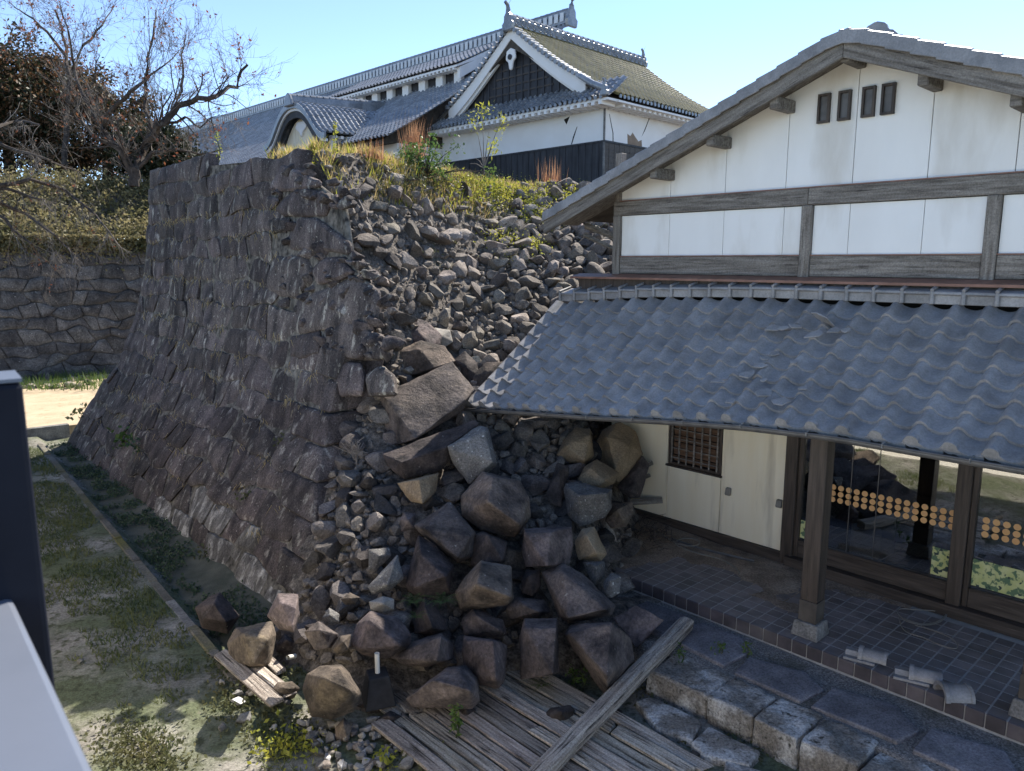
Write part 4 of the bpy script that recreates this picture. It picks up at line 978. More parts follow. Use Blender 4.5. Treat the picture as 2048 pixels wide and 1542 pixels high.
while e < 5.5:
    w = rbd.uniform(.15, .20); u_r = rbd.uniform(1.2, 1.42) if e < 5.0 else rbd.uniform(.6, 1.1); u_l = rbd.uniform(-1.3, -.95)
    if k % 3 == 1:
        sp = rbd.uniform(-.2, .5); board(u_l, sp-.01, e+w/2, w-.022, .075+rbd.uniform(-.012,.012)); board(sp+.01, u_r, e+w/2, w-.022, .07+rbd.uniform(-.012,.012))
    else: board(u_l, u_r, e+w/2, w-.022, .072+rbd.uniform(-.014,.014))
    e += w; k += 1
for e, a, b in ((5.02, -2.6, -1.05), (5.2, -2.55, -1.1), (5.38, -2.5, -1.2)): board(a, b, e, .16, .06)
board(-3.5, -2.1, 6.20, .15, .10, .02, .1); board(-3.4, -2.2, 6.02, .13, .07, .03); board(-3.45, -2.7, 5.85, .12, .06, -.02)
for a in (-.9, .2, 1.1): 
    o = MB().box(-.04, .04, -.95, .95, -.025, .025).build('bearer', MT['wood_dark'], BW); o.location = (a, -4.65, .022)
# beam with frayed end leaning on the stone step
A, Bm = wb(.03, 2.30, .42), wb(.47, 5.25, .14)
dv = Bm-A; L = np.linalg.norm(dv); V = []; F = []; n = 26
for i in range(n+1):
    x = L*i/n
    for (yy, zz) in ((-.075, -.065), (.075, -.065), (.08, .03), (.055, .06), (-.03, .065), (-.078, .05)):
        j = .012*mnoise.noise(Vector((x*2.5, yy*25, zz*25))); V.append((x+(rbd.uniform(-.03, .04) if i in (0, n) else 0), yy+j, zz+j))
F = [(i*6+k, (i+1)*6+k, (i+1)*6+(k+1) % 6, i*6+(k+1) % 6) for i in range(n) for k in range(6)]+[tuple(range(6)), tuple(n*6+k for k in range(5, -1, -1))]
o = MB().add(V, F).build('timber_beam', MT['board_grey'], bevel=.005)
X = Vector(dv/L); o.matrix_world = Matrix.Translation(Vector(A)) @ X.to_track_quat('X', 'Z').to_matrix().to_4x4()
tag(o, 'long weathered split timber beam leaning from the ground onto the stone step', 'beam')
# splintered plank fragments by the wall
for i, (x0, y0, z0, x1, y1, z1, w) in enumerate([(1258, 1005, .95, 1325, 1000, 1.0, .09), (1262, 945, 1.35, 1305, 925, 1.4, .07), (1210, 1075, .5, 1265, 1067, .5, .07), (1265, 965, 1.2, 1300, 950, 1.25, .05)]):
    t = [depth_of(wb(-2.3, .5, z0))]*2; a, b = att(x0, y0, t[0]+.25), att(x1, y1, t[0]+.1)
    m = MB(); m.box(0, float(np.linalg.norm(b-a)), -w/2, w/2, -.02, .02); o = m.build('plank_fragment', MT['wood_grey'] if i != 1 else MT['board_grey'], bevel=.004)
    o.matrix_world = Matrix.Translation(Vector(a)) @ Vector(b-a).to_track_quat('X', 'Z').to_matrix().to_4x4() @ Matrix.Rotation(1.1, 4, 'X')
    tag(o, ['broad broken plank jutting from the blocks onto the plaster wall', 'short broken plank end under the dark wedged slab', 'pale flat plank lying at the porch end', 'thin splinter of wood above the broad broken plank'][i], 'plank')

# ------------------------------------------------------------------ pipe stand, pipes, tiles, cables
c = atz(757, 1404, .08); W_ = thing('pipe_stand', 'black tapered weight with a white pipe standing on the boards', 'weight', (c[0], c[1], .09), .35)
m = MB(); m.frustum(0, 0, 0, .31, .31, .20); m.build('weight', MT['black_rubber'], W_, bevel=.012, seg=2)
m = MB(); n = 14
for (ra, rb_, z0, z1) in ((.024, .024, .30, .52),):
    m.tube([(0, 0, z0), (0, 0, z1)], [ra, rb_], n, cap=False); m.tube([(0, 0, z1), (0, 0, z0)], .018, n, cap=False)
    m.add([(ra_*math.cos(2*math.pi*k/n), ra_*math.sin(2*math.pi*k/n), z1) for ra_ in (.024, .018) for k in range(n)], [(k, (k+1) % n, n+(k+1) % n, n+k) for k in range(n)])
m.build('pipe', MT['pvc'], W_, sm=True)
c = atz(590, 1312, .14); m = MB(); n = 12
m.tube([(0, 0, 0), (.13, 0, .05)], .026, n, cap=False); m.tube([(.13, 0, .05), (0, 0, 0)], .020, n, cap=False)
o = m.build('pipe_offcut', MT['pvc'], sm=True); o.location = c; o.rotation_euler = (0, 0, -1.9); tag(o, 'short white pipe offcut lying among the left rocks', 'pipe')
def arc_tile(name, L, r, label, loc_, rz, tip=0, plate=True, ry=0):
    T = thing(name, label, 'roof tile', tuple(loc_), rz, 'spare roof tiles left on the porch edge'); n = 12; th = .016
    def shell(x0, x1, ra, rb_, nm, par):
        V = []; 
        for x in (x0, x1):
            for q in (ra, rb_):
                for k in range(n+1): a = math.pi*k/n; V.append((x, q*math.cos(a), q*math.sin(a)))
        w = n+1; F = []
        for k in range(n):
            F += [(k, k+1, 2*w+k+1, 2*w+k), (w+k+1, w+k, 3*w+k, 3*w+k+1), (k+1, k, w+k, w+k+1), (2*w+k, 2*w+k+1, 3*w+k+1, 3*w+k)]
        F += [(0, 2*w, 3*w, w), (n, w+n, 3*w+n, 2*w+n)]
        o = MB().add(V, F).build(nm, MT['tile'], par, sm=True); o.location = (0, 0, .03 if plate else 0); return o
    body = shell(-L/2, L/2, r, r-th, 'barrel', T); shell(-L/2-.0, -L/2+.04, r+.016, r-.004, 'collar', body).location = (0, 0, 0); shell(L/2-.03, L/2+.001, r+.008, r-.002, 'lip', body).location = (0, 0, 0)
    if plate:
        MB().box(-L/2-.13, L/2-.1, -r-.03, r+.03, 0, .028).build('flat_tile', MT['tile'], T, bevel=.004); MB().prism([(-r*.7, .03), (r*.7, .03), (r*.4, .075), (-r*.4, .075)], -L/2-.12, -L/2-.001, 'x').build('tongue', MT['tile'], T)
    T.rotation_euler = (tip, ry, rz); return T
rzb = math.atan2(U[1], U[0])
arc_tile('ridge_cap_tile', .26, .085, 'grey half-round roof tile on a flat tile, nearest the porch column', atz(1745, 1322, .455), rzb+.25)
arc_tile('ridge_cap_tile', .28, .085, 'grey half-round roof tile on a flat tile, middle of the three', atz(1850, 1362, .455), rzb+.30)
arc_tile('ridge_cap_tile', .26, .115, 'open arched roof tile lying at the porch edge, rightmost of the three', atz(1908, 1392, .455), rzb+.75, plate=False)
def px_tube(name, pts, z, r, mat, label, cat, lift=None):
    P = [atz(x, y, z) for x, y in pts]; Q = []
    for i in range(len(P)-1):
        p0, p1, p2, p3 = P[max(i-1, 0)], P[i], P[i+1], P[min(i+2, len(P)-1)]
        for t in np.linspace(0, 1, 6, endpoint=False): Q.append(.5*((2*p1)+(-p0+p2)*t+(2*p0-5*p1+4*p2-p3)*t*t+(-p0+3*p1-3*p2+p3)*t**3))
    Q.append(P[-1]); o = MB().tube(Q, r, 6).build(name, MT[mat], sm=True); tag(o, label, cat); return o
px_tube('cable', [(1895,1225),(1880,1240),(1850,1248),(1815,1240),(1797,1228),(1800,1218),(1830,1219),(1870,1222),(1893,1228),(1880,1243),(1850,1250),(1815,1243),(1799,1232),(1802,1250),(1815,1265),(1850,1276),(1880,1290),(1910,1297),(1914,1288),(1900,1275),(1870,1262),(1830,1250)], .485, .006, 'cable', 'thin pale cable lying in loops on the porch by the doors', 'cable')
px_tube('cable', [(1300,1045),(1320,1065),(1350,1085),(1378,1092),(1395,1090),(1398,1082),(1380,1077),(1358,1079),(1352,1088),(1370,1098),(1400,1108),(1440,1118),(1470,1135),(1480,1147)], .50, .011, 'cable', 'brown hose with a coil lying at the foot of the plaster wall', 'hose')
px_tube('conduit', [(1342,1077),(1400,1096),(1508,1122)], .49, .018, 'metal_grey', 'grey conduit pipe lying along the wall foot', 'pipe')
px_tube('stick', [(1289,1034),(1320,1042),(1352,1032)], .62, .007, 'bark', 'thin broken stick sticking out of the debris by the wall', 'stick')
# broken pieces of tile on the lean-to roof
def on_roof(u, r): return Vector(wb(*(lambda P: (P[0], -P[1], P[2]))(lp(u, r, .12))))
def find_ur(x, y):
    best = None
    for u in np.arange(-3.9, 4.2, .06):
        for r in np.arange(.02, 1, .02):
            P = lp(u, r, .05); X = proj(wb(P[0], -P[1], P[2])); d_ = (X[0]-x)**2+(X[1]-y)**2
            if best is None or d_ < best[0]: best = (d_, u, r)
    return best[1], best[2]
sh = [(1545,668,.16,.5),(1568,672,.10,.2),(1590,664,.12,.9),(1648,660,.34,.6),(1628,680,.18,.1),(1670,675,.14,.3),(1550,722,.09,.4),(1532,732,.10,1.2),(1585,736,.07,.2),(1435,776,.13,.9),(1490,760,.16,.2),(1520,740,.12,.4),(1530,800,.17,1.1),(1560,820,.14,.2),(1610,790,.08,.7),(1460,812,.10,.4),(1522,772,.07,.1),(1690,672,.10,.4)]
rf = random.Random(12)
for i, (x, y, s, a) in enumerate(sh):
    u, r = find_ur(x, y); P = []
    for k in range(5):
        an = 2*math.pi*k/5+rf.uniform(-.4, .4); rad = s*.72*rf.uniform(.6, 1.1)
        for zz in (0, .018): P.append((rad*math.cos(an), rad*.8*math.sin(an), zz+.15*rad*math.cos(an)))
    me, c = rock_mesh(P, i+700, .004, 1, .003, 8, 'tile_fragment'); o = obj('tile_fragment', me, MT['tile'])
    o.matrix_world = Matrix.Translation(on_roof(u, r)+Vector((0, 0, .03 if s > .2 else 0))) @ Matrix.Rotation(rzb+a, 4, 'Z') @ Matrix.Rotation(.45 if s < .25 else -.2, 4, 'X') @ Matrix.Rotation(0 if s < .25 else .8, 4, 'Y')
    tag(o, ('larger' if s > .12 else 'small')+' broken piece of grey tile '+('beside the tipped-up tile high on the lean-to roof' if y < 700 else 'in the trail halfway down the lean-to roof' if y < 780 else 'near the eave of the lean-to roof') if i != 3 else 'large broken tile tipped up on edge on the lean-to roof', 'tile fragment', 'tile fragments on the lean-to roof')
# fragments of tile and stone on the ground in front
def shard(i, x, y, s, mat, z=.02):
    P = []
    for k in range(5):
        an = 2*math.pi*k/5+rf.uniform(-.5, .5); rad = s*rf.uniform(.6, 1.1)
        for zz in (0, rf.uniform(.02, .05)): P.append((rad*math.cos(an), rad*.75*math.sin(an), zz))
    me, c = rock_mesh(P, i+800, .004, 1, .004, 8, 'tile_fragment'); o = obj('tile_fragment', me, MT[mat])
    p = atz(x, y, z); o.matrix_world = Matrix.Translation((p[0], p[1], z+.02)) @ Matrix.Rotation(rf.uniform(0, 6), 4, 'Z') @ Matrix.Rotation(rf.gauss(0, .25), 4, 'X') @ Matrix.Rotation(rf.gauss(0, .25), 4, 'Y')
    tag(o, ('large ' if s > .06 else 'small ')+{'tile': 'dark grey roof tile piece', 'grey': 'rough grey stone chip', 'pale': 'cream stone chip', 'rubble': 'brownish stone chip', 'concrete': 'concrete chip'}[mat]+(' in the sunlit scatter at the bottom' if 560 < x < 860 and y > 1430 else ' among the weeds left of the boards' if x < 640 else ' beside the mossy-topped boulder and boards'), 'tile fragment', 'fragments scattered on the ground'); return o
for i in range(110):
    t = rf.random(); x, y = (rf.gauss(690, 70), rf.gauss(1490, 35)) if t < .62 else ((rf.uniform(700, 870), rf.uniform(1400, 1540)) if t < .85 else (rf.uniform(430, 640), rf.uniform(1340, 1500)))
    if 610 < x < 730 and y < 1445: continue
    shard(i, x, min(y, 1560), rf.uniform(.03, .085), rf.choice(['tile', 'grey', 'pale', 'rubble', 'concrete']))
for x, y, s in ((805, 1500, .09), (815, 1530, .10), (475, 1390, .07), (490, 1440, .09), (160, 1325, .05)): shard(900+int(x), x, y, s, 'concrete')
# ------------------------------------------------------------------ castle hall on the hill (local x = along its left face, y = depth)
KC = V3(4.148, 35.102, 0)
CH = thing('castle_hall', 'large white-walled castle hall with grey tiled gabled roofs on the hilltop', 'castle', (KC[0], KC[1], 0), math.radians(-45))
def roof_sheet(name, S, width, length, nrm, parent, pitch=.34, row=.34, amp=.12, step=.04, mat='castle_tile', per=8, clip=None):
    """S(s,t): s metres along the eave, t 0 top..1 eave -> local point; half-round tile columns run down the slope"""
    nc = max(2, int(width/pitch)); nr = max(2, int(length/row)); ss = np.linspace(0, width, nc*per+1); V = []; idx = {}; F = []
    ts = [];
    for r in range(nr): ts += [(r/nr+.0005, 0.0), ((r+1)/nr-.0005, 1.0)]
    for (t, hi) in ts:
        for i, s in enumerate(ss):
            ph = (i % per)/per; w = max(0, math.sin(math.pi*min(1, ph/.62)))**.7 if ph < .62 else 0
            h = amp*w+step*hi*(1 if w > .01 else .5)
            V.append(np.array(S(s, t))+np.array(nrm(s, t))*h)
    n = len(ss)
    for j in range(len(ts)-1):
        for i in range(n-1):
            if clip is None or clip((ss[i]+ss[i+1])/2, (ts[j][0]+ts[j+1][0])/2): F.append((j*n+i, j*n+i+1, (j+1)*n+i+1, (j+1)*n+i))
    me = np_mesh(name, V, F); sharp(me, 50); return obj(name, me, MT[mat], parent, kind='stuff')

def cbox(name, mat, a0, a1, b0, b1, z0, z1, parent=CH, bevel=0): return MB().box(a0, a1, b0, b1, z0, z1).build(name, MT[mat], parent, bevel=bevel)
GB = 7.2
# wing walls
cbox('wing_wall', 'castle_white', -11.3, 0, 0, 10.3, 9.8, 11.5)
cbox('board_wainscot', 'castle_dark', -11.3, .03, -.03, 10.3, GB, 9.795)
cbox('wainscot_rail', 'castle_dark', -11.33, .07, -.07, 10.3, 9.75, 9.83)
for i in range(28): cbox('batten', 'castle_dark', -11.1+i*.40, -11.06+i*.40, -.055, -.03, GB, 9.75)
for i in range(22): cbox('batten', 'wood_dark', .03, .055, .3+i*.40, .345+i*.40, GB, 9.75)
for k in range(6): cbox('side_board', 'wood_dark_h', .03, .045, 0, 10.3, 8.0+k*.29, 8.27+k*.29)
MT['bare_plaster'] = nmat('bare_clay', (.22,.16,.12), (.30,.23,.17), 3, .95, bump=.3)
def on_right(name, poly, mat, off=.006): MB().prism([(b, z) for b, z in poly], 0, off, 'x').build(name, MT[mat], CH)
on_right('bare_clay_patch', [(1.75,9.84),(1.72,10.30),(1.95,10.22),(2.12,10.40),(2.35,10.22),(2.6,10.05),(2.85,10.15),(2.9,9.84)], 'bare_plaster')
on_right('crack', [(.62,9.84),(.68,9.84),(.66,10.2),(.35,11.0),(.32,11.0),(.60,10.2)], 'interior'); on_right('crack', [(3.4,11.2),(3.45,11.2),(3.1,10.6),(2.85,10.3),(3.05,10.62)], 'interior')
MB().prism([(-2.42,11.02),(-2.05,11.12),(-2.25,10.78)], -.006, 0).build('plaster_hole', MT['interior'], CH); MB().prism([(-1.62,10.6),(-1.58,10.6),(-1.9,9.85),(-1.95,9.85),(-1.83,10.2)], -.005, 0).build('crack', MT['interior'], CH)
cbox('corner_pipe', 'concrete', -.02, .06, -.06, .0, GB, 11.4)
# wing roof: slopes descend to both sides of a ridge running back, with sag (concave)
WR, WZ, WE = -5.65, 15.75, 11.55; W0, W1 = -.35, 10.7
def wprof(t): return WZ+(WE-WZ)*(t+.16*(math.sin(math.pi*t)*-1 if False else 0)) - .30*math.sin(math.pi*t)
def wing(side):
    wd = W1-W0+.0; half = 6.65 if side > 0 else 6.65
    def S(s, t):
        return (WR+side*half*t, (W0+s) if side > 0 else (W0+s), wprof(t))
    L = math.hypot(half, WZ-WE)
    def n(s, t): return (side*.53, 0, .85)
    return roof_sheet('wing_roof_slope', S, wd, L, n, CH, mat='castle_tile_moss' if side > 0 else 'castle_tile')
def wclip_l(s, t): return True
wing(1); wing(-1)
MB().prism([(WR, WZ-.15), (WR+3.3, WE+1.65), (WR+6.5, WE-.1), (WR+6.5, WE-.22), (WR, WZ-1), (WR-6.5, WE-.22), (WR-6.5, WE-.1), (WR-3.3, WE+1.65)], W0+.1, W1-.05).build('wing_roof_under', MT['roof_board'], CH)
# front pent eave below the gable
def S_front(s, t): return (-12.3+s, .35-1.35*t, 12.45-1.0*t-.05*math.sin(math.pi*t))
roof_sheet('pent_roof', S_front, 13.3, 1.8, lambda s, t: (0, -.6, .8), CH, clip=lambda s, t: True)
MB().prism([(-12.2, 11.32), (.9, 11.32), (.9, 11.42), (-12.2, 11.42)], -.95, .3).build('pent_soffit', MT['castle_white'], CH)
for i in range(32): cbox('rafter_end', 'castle_white', -12.0+i*.40, -11.82+i*.40, -.98, -.02, 11.18, 11.318)
for i in range(26): cbox('rafter_end', 'castle_white', .02, .85, .2+i*.40, .38+i*.40, 11.18, 11.30)
MB().prism([(.02, 11.30), (1.0, 11.30), (1.0, 11.38), (.02, 11.40)], -.3, 10.3).build('side_soffit', MT['castle_white'], CH)
# eave ends of the front pent and the right side: round caps
capm = MB().cyl((0, 0, 0), .085, .05, 10, axis='y').mesh('cap'); capm.materials.append(MT['castle_tile'])
for i in range(45): o = obj('eave_cap', capm, None, CH); o.location = (-12.18+i*.29, -1.06, 11.47)
capr = MB().cyl((0, 0, 0), .085, .05, 10, axis='x').mesh('cap2'); capr.materials.append(MT['castle_tile'])
for i in range(37): o = obj('eave_cap', capr, None, CH); o.location = (.99, W0+.14+i*.29, 11.55)
# gable triangle: dark boards, white barge boards, ornament
gz = 12.36
MB().prism([(-9.9, gz), (-1.4, gz), (WR, 15.35)], .12, .2).build('gable_board', MT['castle_dark'], CH)
for k in range(13): 
    a = -8.6+k*.48; zt = 15.25-abs(a-WR)*.70
    if zt > gz+.2: cbox('gable_batten', 'castle_dark', a-.035, a+.035, .07, .12, gz, zt)
for k in range(4): cbox('gable_rail', 'wood_dark_h', -7.6+k*.25, -3.2-k*.35, .085, .118, 12.72+k*.38, 12.80+k*.38)
def barge(side):
    P = []; Q = []
    for i in range(13):
        t = i/12; a = WR+side*(4.75*t); z = wprof(t*.71)-.06; P.append((a, z)); Q.append((a, z-.52-.15*t))
    MB().prism(P+Q[::-1], -.30, -.12).build('gable_barge_board', MT['castle_white'], CH)
    P2 = [(a, z-.50-.15*i/12) for i, (a, z) in enumerate(P)]; Q2 = [(a, z-.16) for a, z in P2]
    MB().prism(P2+Q2[::-1], -.16, -.02).build('gable_trim', MT['castle_white'], CH)
    for i in range(18):
        t = (i+.5)/18; a = WR+side*6.2*t*.78; z = wprof(t*.725)+.05
        MB().cyl((a, -.50, z), .11, .55, 10, axis='y').build('verge_tile', MT['castle_tile'], CH)
barge(-1); barge(1)
m = MB(); m.prism([(WR-.28,14.62),(WR-.34,14.25),(WR-.16,14.08),(WR-.10,13.78),(WR,13.70),(WR+.10,13.78),(WR+.16,14.08),(WR+.34,14.25),(WR+.28,14.62),(WR,14.75)], -.34, -.22)
gg = m.build('gable_pendant', MT['castle_white'], CH, bevel=.03); MB().cyl((WR, -.40, 14.32), .13, .07, 12, axis='y').build('boss', MT['castle_dark'], gg)
# ridge: stacked courses with ring pattern, finials
def ridge(name, a0, a1, b0, b1, z0, h, wid, along):
    R = MB()
    for k in range(4):
        w = wid*(1-.12*k); z = z0+h*k/4
        (R.box(a0, a1, b0-w/2, b0+w/2, z, z+h/4-.03) if along == 'a' else R.box(a0-w/2, a0+w/2, b0, b1, z, z+h/4-.03))
        (R.box(a0, a1, b0-w/2+.05, b0+w/2-.05, z+h/4-.03, z+h/4) if along == 'a' else R.box(a0-w/2+.05, a0+w/2-.05, b0, b1, z+h/4-.03, z+h/4))
    o = R.build(name, MT['castle_tile'], CH); n = int(abs((a1-a0) if along == 'a' else (b1-b0))/.42); T = MB(); R2 = MB()
    for i in range(n):
        c = (a0+.2+i*.42, b0, z0+h+.04) if along == 'a' else (a0, b0+.2+i*.42, z0+h+.04)
        T.tube([V3(*c)+(V3(-.21, 0, 0) if along == 'a' else V3(0, -.21, 0)), V3(*c)+(V3(.17, 0, 0) if along == 'a' else V3(0, .17, 0))], [.13, .11], 8)
        for s in (-1, 1):
            cc = V3(c[0], b0+s*wid*.5, z0+h*.42) if along == 'a' else V3(a0+s*wid*.5, c[1], z0+h*.42)
            K = 10; pts = [cc+((V3(.15*math.cos(2*math.pi*k/K), s*.02, .15*math.sin(2*math.pi*k/K))) if along == 'a' else V3(s*.02, .15*math.cos(2*math.pi*k/K), .15*math.sin(2*math.pi*k/K))) for k in range(K+1)]
            (R2.tube(pts, .03, 4, cap=False) if along == 'b' else R2.box(cc[0]-.13, cc[0]+.13, min(cc[1], cc[1]+s*.04), max(cc[1], cc[1]+s*.04), z0+.12, z0+h-.14))
    T.build('ridge_cap', MT['castle_tile'], o, kind='stuff'); R2.build('ridge_rings', MT['castle_tile'] if along == 'b' else MT['castle_white_old'], o, kind='stuff')
    return o
MT['castle_white_old'] = nmat('old_ridge_plaster', (.55,.56,.58), (.68,.69,.70), 2, .9, bump=.05)
def finial(a, b, z, s, face):
    F_ = thing('x', '', ''); bpy.data.objects.remove(F_)
    prof = [(-.42,-.25),(-.5,.15),(-.32,.30),(-.30,.62),(-.16,.80),(-.12,1.0),(.0,1.05),(.12,1.0),(.16,.80),(.30,.62),(.32,.30),(.5,.15),(.42,-.25)]
    m = MB(); P = [(x*s, y*s) for x, y in prof]
    if face == 'y': m.prism([(a+x, z+y) for x, y in P], b-.10, b+.10)
    else: m.prism([(b+x, z+y) for x, y in P], a-.10, a+.10, 'x')
    o = m.build('roof_finial', MT['castle_tile'], CH, bevel=.04)
    t = MB(); d_ = V3(0, -1, 0) if face == 'y' else V3(1, 0, 0); base = V3(a, b, z+.95*s)
    t.tube([base, base+V3(0, 0, .3*s)+d_*.05, base+V3(0, 0, .45*s)+d_*.28*s], [.16*s, .12*s, .10*s], 8); t.tube([base+V3(0, 0, .35*s), base+V3(0, 0, .8*s)-d_*.35*s], [.012, .006], 4)
    t.build('finial_horn', MT['castle_tile'], o)
ridge('wing_ridge', WR, WR, W0, W1-.1, WZ-.02, .45, .55, 'b')
finial(WR, W0-.12, WZ-.05, .78, 'y'); finial(WR, W1, WZ+.1, .62, 'y')
# far corner ridge on the right slope and corner roof ornament
crn = MB().tube([(-1.0, -.55, 12.65), (-.1, -.75, 12.15), (.75, -.95, 11.8)], [.13, .14, .15], 10).build('hip_ridge', MT['castle_tile'], CH, sm=True)
finial(.75, -1.0, 11.6, .42, 'y')
# main hall: long ridge parallel to the left face
MR_B, MR_Z = 6.0, 17.55; ME_B, ME_Z = -4.3, 10.7; M0, M1 = -62.0, -7.3
def mprof(t): return MR_Z+(ME_Z-MR_Z)*t - .35*math.sin(math.pi*t)
def S_main(s, t): return (M0+s, MR_B+(ME_B-MR_B)*t, mprof(t))
roof_sheet('main_roof_slope', S_main, M1-M0, 12.4, lambda s, t: (0, -.55, .83), CH, per=8, amp=.115, clip=lambda s, t: not (M0+s > -10.2 and t > .40))
MB().prism([(MR_B, MR_Z-.15), ((MR_B+ME_B)/2, (MR_Z+ME_Z)/2-.55), (ME_B+.3, ME_Z-.05), (ME_B+.3, ME_Z-.2), (MR_B+6, ME_Z+2.0), (MR_B+9, ME_Z+2)], M0, -11.4, 'x').build('main_roof_under', MT['roof_board'], CH)
cbox('main_wall', 'castle_white', M0, -11.4, -3.0, 9, GB, 10.6)
ridge('main_ridge', M0, M1, MR_B, MR_B, MR_Z-.05, .72, .62, 'a')
finial(M1+.1, MR_B, MR_Z+.0, .95, 'x')
# raised clerestory roof on the main slope
def S_d(s, t): return (-25.5+s, 4.6-3.5*t, 17.05-1.75*t-.05*math.sin(math.pi*t))
roof_sheet('clerestory_roof', S_d, 14.2, 4.1, lambda s, t: (0, -.5, .86), CH, per=8, amp=.10)
MB().prism([(4.6, 16.95), (1.15, 15.22), (1.15, 15.12), (4.6, 16.6)], -25.5, -11.35, 'x').build('clerestory_soffit', MT['castle_white'], CH)
cbox('clerestory_wall', 'castle_dark', -25.2, -11.9, 1.95, 2.05, 14.0, 15.5)
for i in range(9): cbox('clerestory_post', 'castle_white', -25.2+i*1.62, -24.6+i*1.62, 1.7, 1.95, 14.0, 15.32)
cbox('clerestory_lintel', 'castle_white', -25.3, -11.5, 1.75, 1.949, 15.13, 15.36)
for i in range(40): cbox('rafter_end', 'castle_white', -25.4+i*.35, -25.26+i*.35, 1.16, 1.7, 15.02, 15.13)
MB().prism([(1.4, 15.15), (4.5, 16.7), (4.5, 16.35), (1.4, 14.55)], -11.6, -11.36, 'x').build('clerestory_cheek', MT['castle_white'], CH)
# undulating gabled porch roof
KA_, KH = -18.2, 3.45
def kz(x):                                                                   # x -1..1 bell profile
    return 13.25 - 2.05*(1-math.cos(math.pi*min(1, abs(x)**1.25*1.02)))/2 + .25*max(0, abs(x)-.72)
def S_k(side):
    return lambda s, t: (KA_+side*KH*t, -5.2+s, kz(t)+.10*s/6.0*1.6)
def n_k(side):
    def f(s, t):
        d_ = (kz(min(1, t+.02))-kz(max(0, t-.02)))/(.04*KH); q = math.hypot(1, d_); return (-side*d_/q, 0, 1/q)
    return f
roof_sheet('porch_roof_slope', S_k(1), 6.6, 4.0, n_k(1), CH, per=8, amp=.09); roof_sheet('porch_roof_slope', S_k(-1), 6.6, 4.0, n_k(-1), CH, per=8, amp=.09)
def kprof(d, w=1.0): return [(KA_+KH*w*x, kz(x*1.0)-d) for x in np.linspace(-1, 1, 31)]
MB().prism(kprof(.0)+kprof(.30)[::-1], -5.32, -5.2).build('porch_gable_band', MT['castle_tile'], CH)
MB().prism(kprof(.30, .98)+kprof(.44, .98)[::-1], -5.18, -5.06).build('porch_gable_trim', MT['castle_white'], CH)
MB().prism(kprof(.44, .96)+kprof(.80, .90)[::-1], -5.10, -5.0).build('porch_gable_board', MT['castle_dark'], CH)
MB().prism([(KA_-2.8, 10.0), (KA_+2.8, 10.0)]+[(KA_+KH*x*.9, kz(x)-.75) for x in np.linspace(.93, -.93, 21)], -4.6, -4.5).build('porch_gable_wall', MT['plaster_low'], CH)
MB().prism([(KA_-.45, 12.3), (KA_-.6, 12.0), (KA_-.2, 11.75), (KA_, 11.5), (KA_+.2, 11.75), (KA_+.6, 12.0), (KA_+.45, 12.3)], -4.72, -4.6).build('porch_pendant', MT['castle_white'], CH)
cbox('porch_side_wall', 'castle_white', KA_+2.75, KA_+2.9, -4.6, -1, 9.5, 11.25)
for i in range(10): cbox('rafter_end', 'castle_white', KA_+2.9, KA_+3.35, -4.6+i*.4, -4.45+i*.4, 11.05, 11.2)
RB = MB(); RB.add([(KA_-.2, -5.3, 13.2), (KA_+.2, -5.3, 13.2), (KA_+.2, 1.4, 13.38), (KA_-.2, 1.4, 13.38), (KA_-.13, -5.3, 13.6), (KA_+.13, -5.3, 13.6), (KA_+.13, 1.4, 14.1), (KA_-.13, 1.4, 14.1)], [(0,3,2,1), (4,5,6,7), (0,1,5,4), (1,2,6,5), (2,3,7,6), (3,0,4,7)])
rdg = RB.build('porch_ridge', MT['castle_tile'], CH); T = MB()
for i in range(16): T.tube([(KA_, -5.3+i*.42, 13.64+.031*i), (KA_, -4.93+i*.42, 13.66+.031*i)], [.13, .11], 8)
T.build('ridge_cap', MT['castle_tile'], rdg); MB().prism([(KA_-.45, 13.05), (KA_-.36, 13.4), (KA_-.22, 13.66), (KA_, 13.78), (KA_+.22, 13.66), (KA_+.36, 13.4), (KA_+.45, 13.05)], -5.5, -5.32).build('porch_finial', MT['castle_tile'], CH, bevel=.05)
# ------------------------------------------------------------------ railing and abutment where the viewer stands
RL = thing('railing', 'dark square railing post with pale flat handrail at the left edge', 'railing', (-.75, .75, 2.9), 0)
def rr_(P): return tuple(np.array(P)-V3(-.75, .75, 2.9))
# post: near-right vertical edge seen at (45,765)
pz = 4.285; tp = (pz-CAMZ)/ray(45, 765)[2]; PE = CAM+ray(45, 765)*tp
rd = V3(-.615, .788, 0); rn = V3(.788, .615, 0)                               # rail runs away to the left front; rn points to the yard
w = .10; o0 = PE
poly = [o0, o0-rn*w-rd*.0, o0-rn*w+rd*w, o0+rd*w]
m = MB().prism([rr_((p[0], p[1], 0))[:2] for p in poly], 0.0, pz-2.9, 'z').build('post', MT['rail_dark'], RL, bevel=.008, seg=2)
poly2 = [p+rn*dx+rd*dy for p, dx, dy in zip(poly, (.0, 0, 0, 0), (0, 0, 0, 0))]
MB().prism([rr_((p[0], p[1], 0))[:2] for p in poly2], pz-2.9+.001, pz-2.9+.006, 'z').build('post_cap', MT['rail_white'], RL)
zr_ = 3.98
RA, RB_ = atz(190, 1542, zr_), atz(0, 1140, zr_); rdir = (RB_-RA)/np.linalg.norm(RB_-RA); rnn = V3(rdir[1], -rdir[0], 0); rnn = -rnn if rnn[0] > 0 else rnn
a, b = RA-rdir*.8, RB_+rdir*2.5
poly = [a, b, b+rnn*.30, a+rnn*.30]
MB().prism([rr_((p[0], p[1], 0))[:2] for p in poly], zr_-2.9-.05, zr_-2.9, 'z').build('handrail', MT['rail_white'], RL, bevel=.008, seg=2)
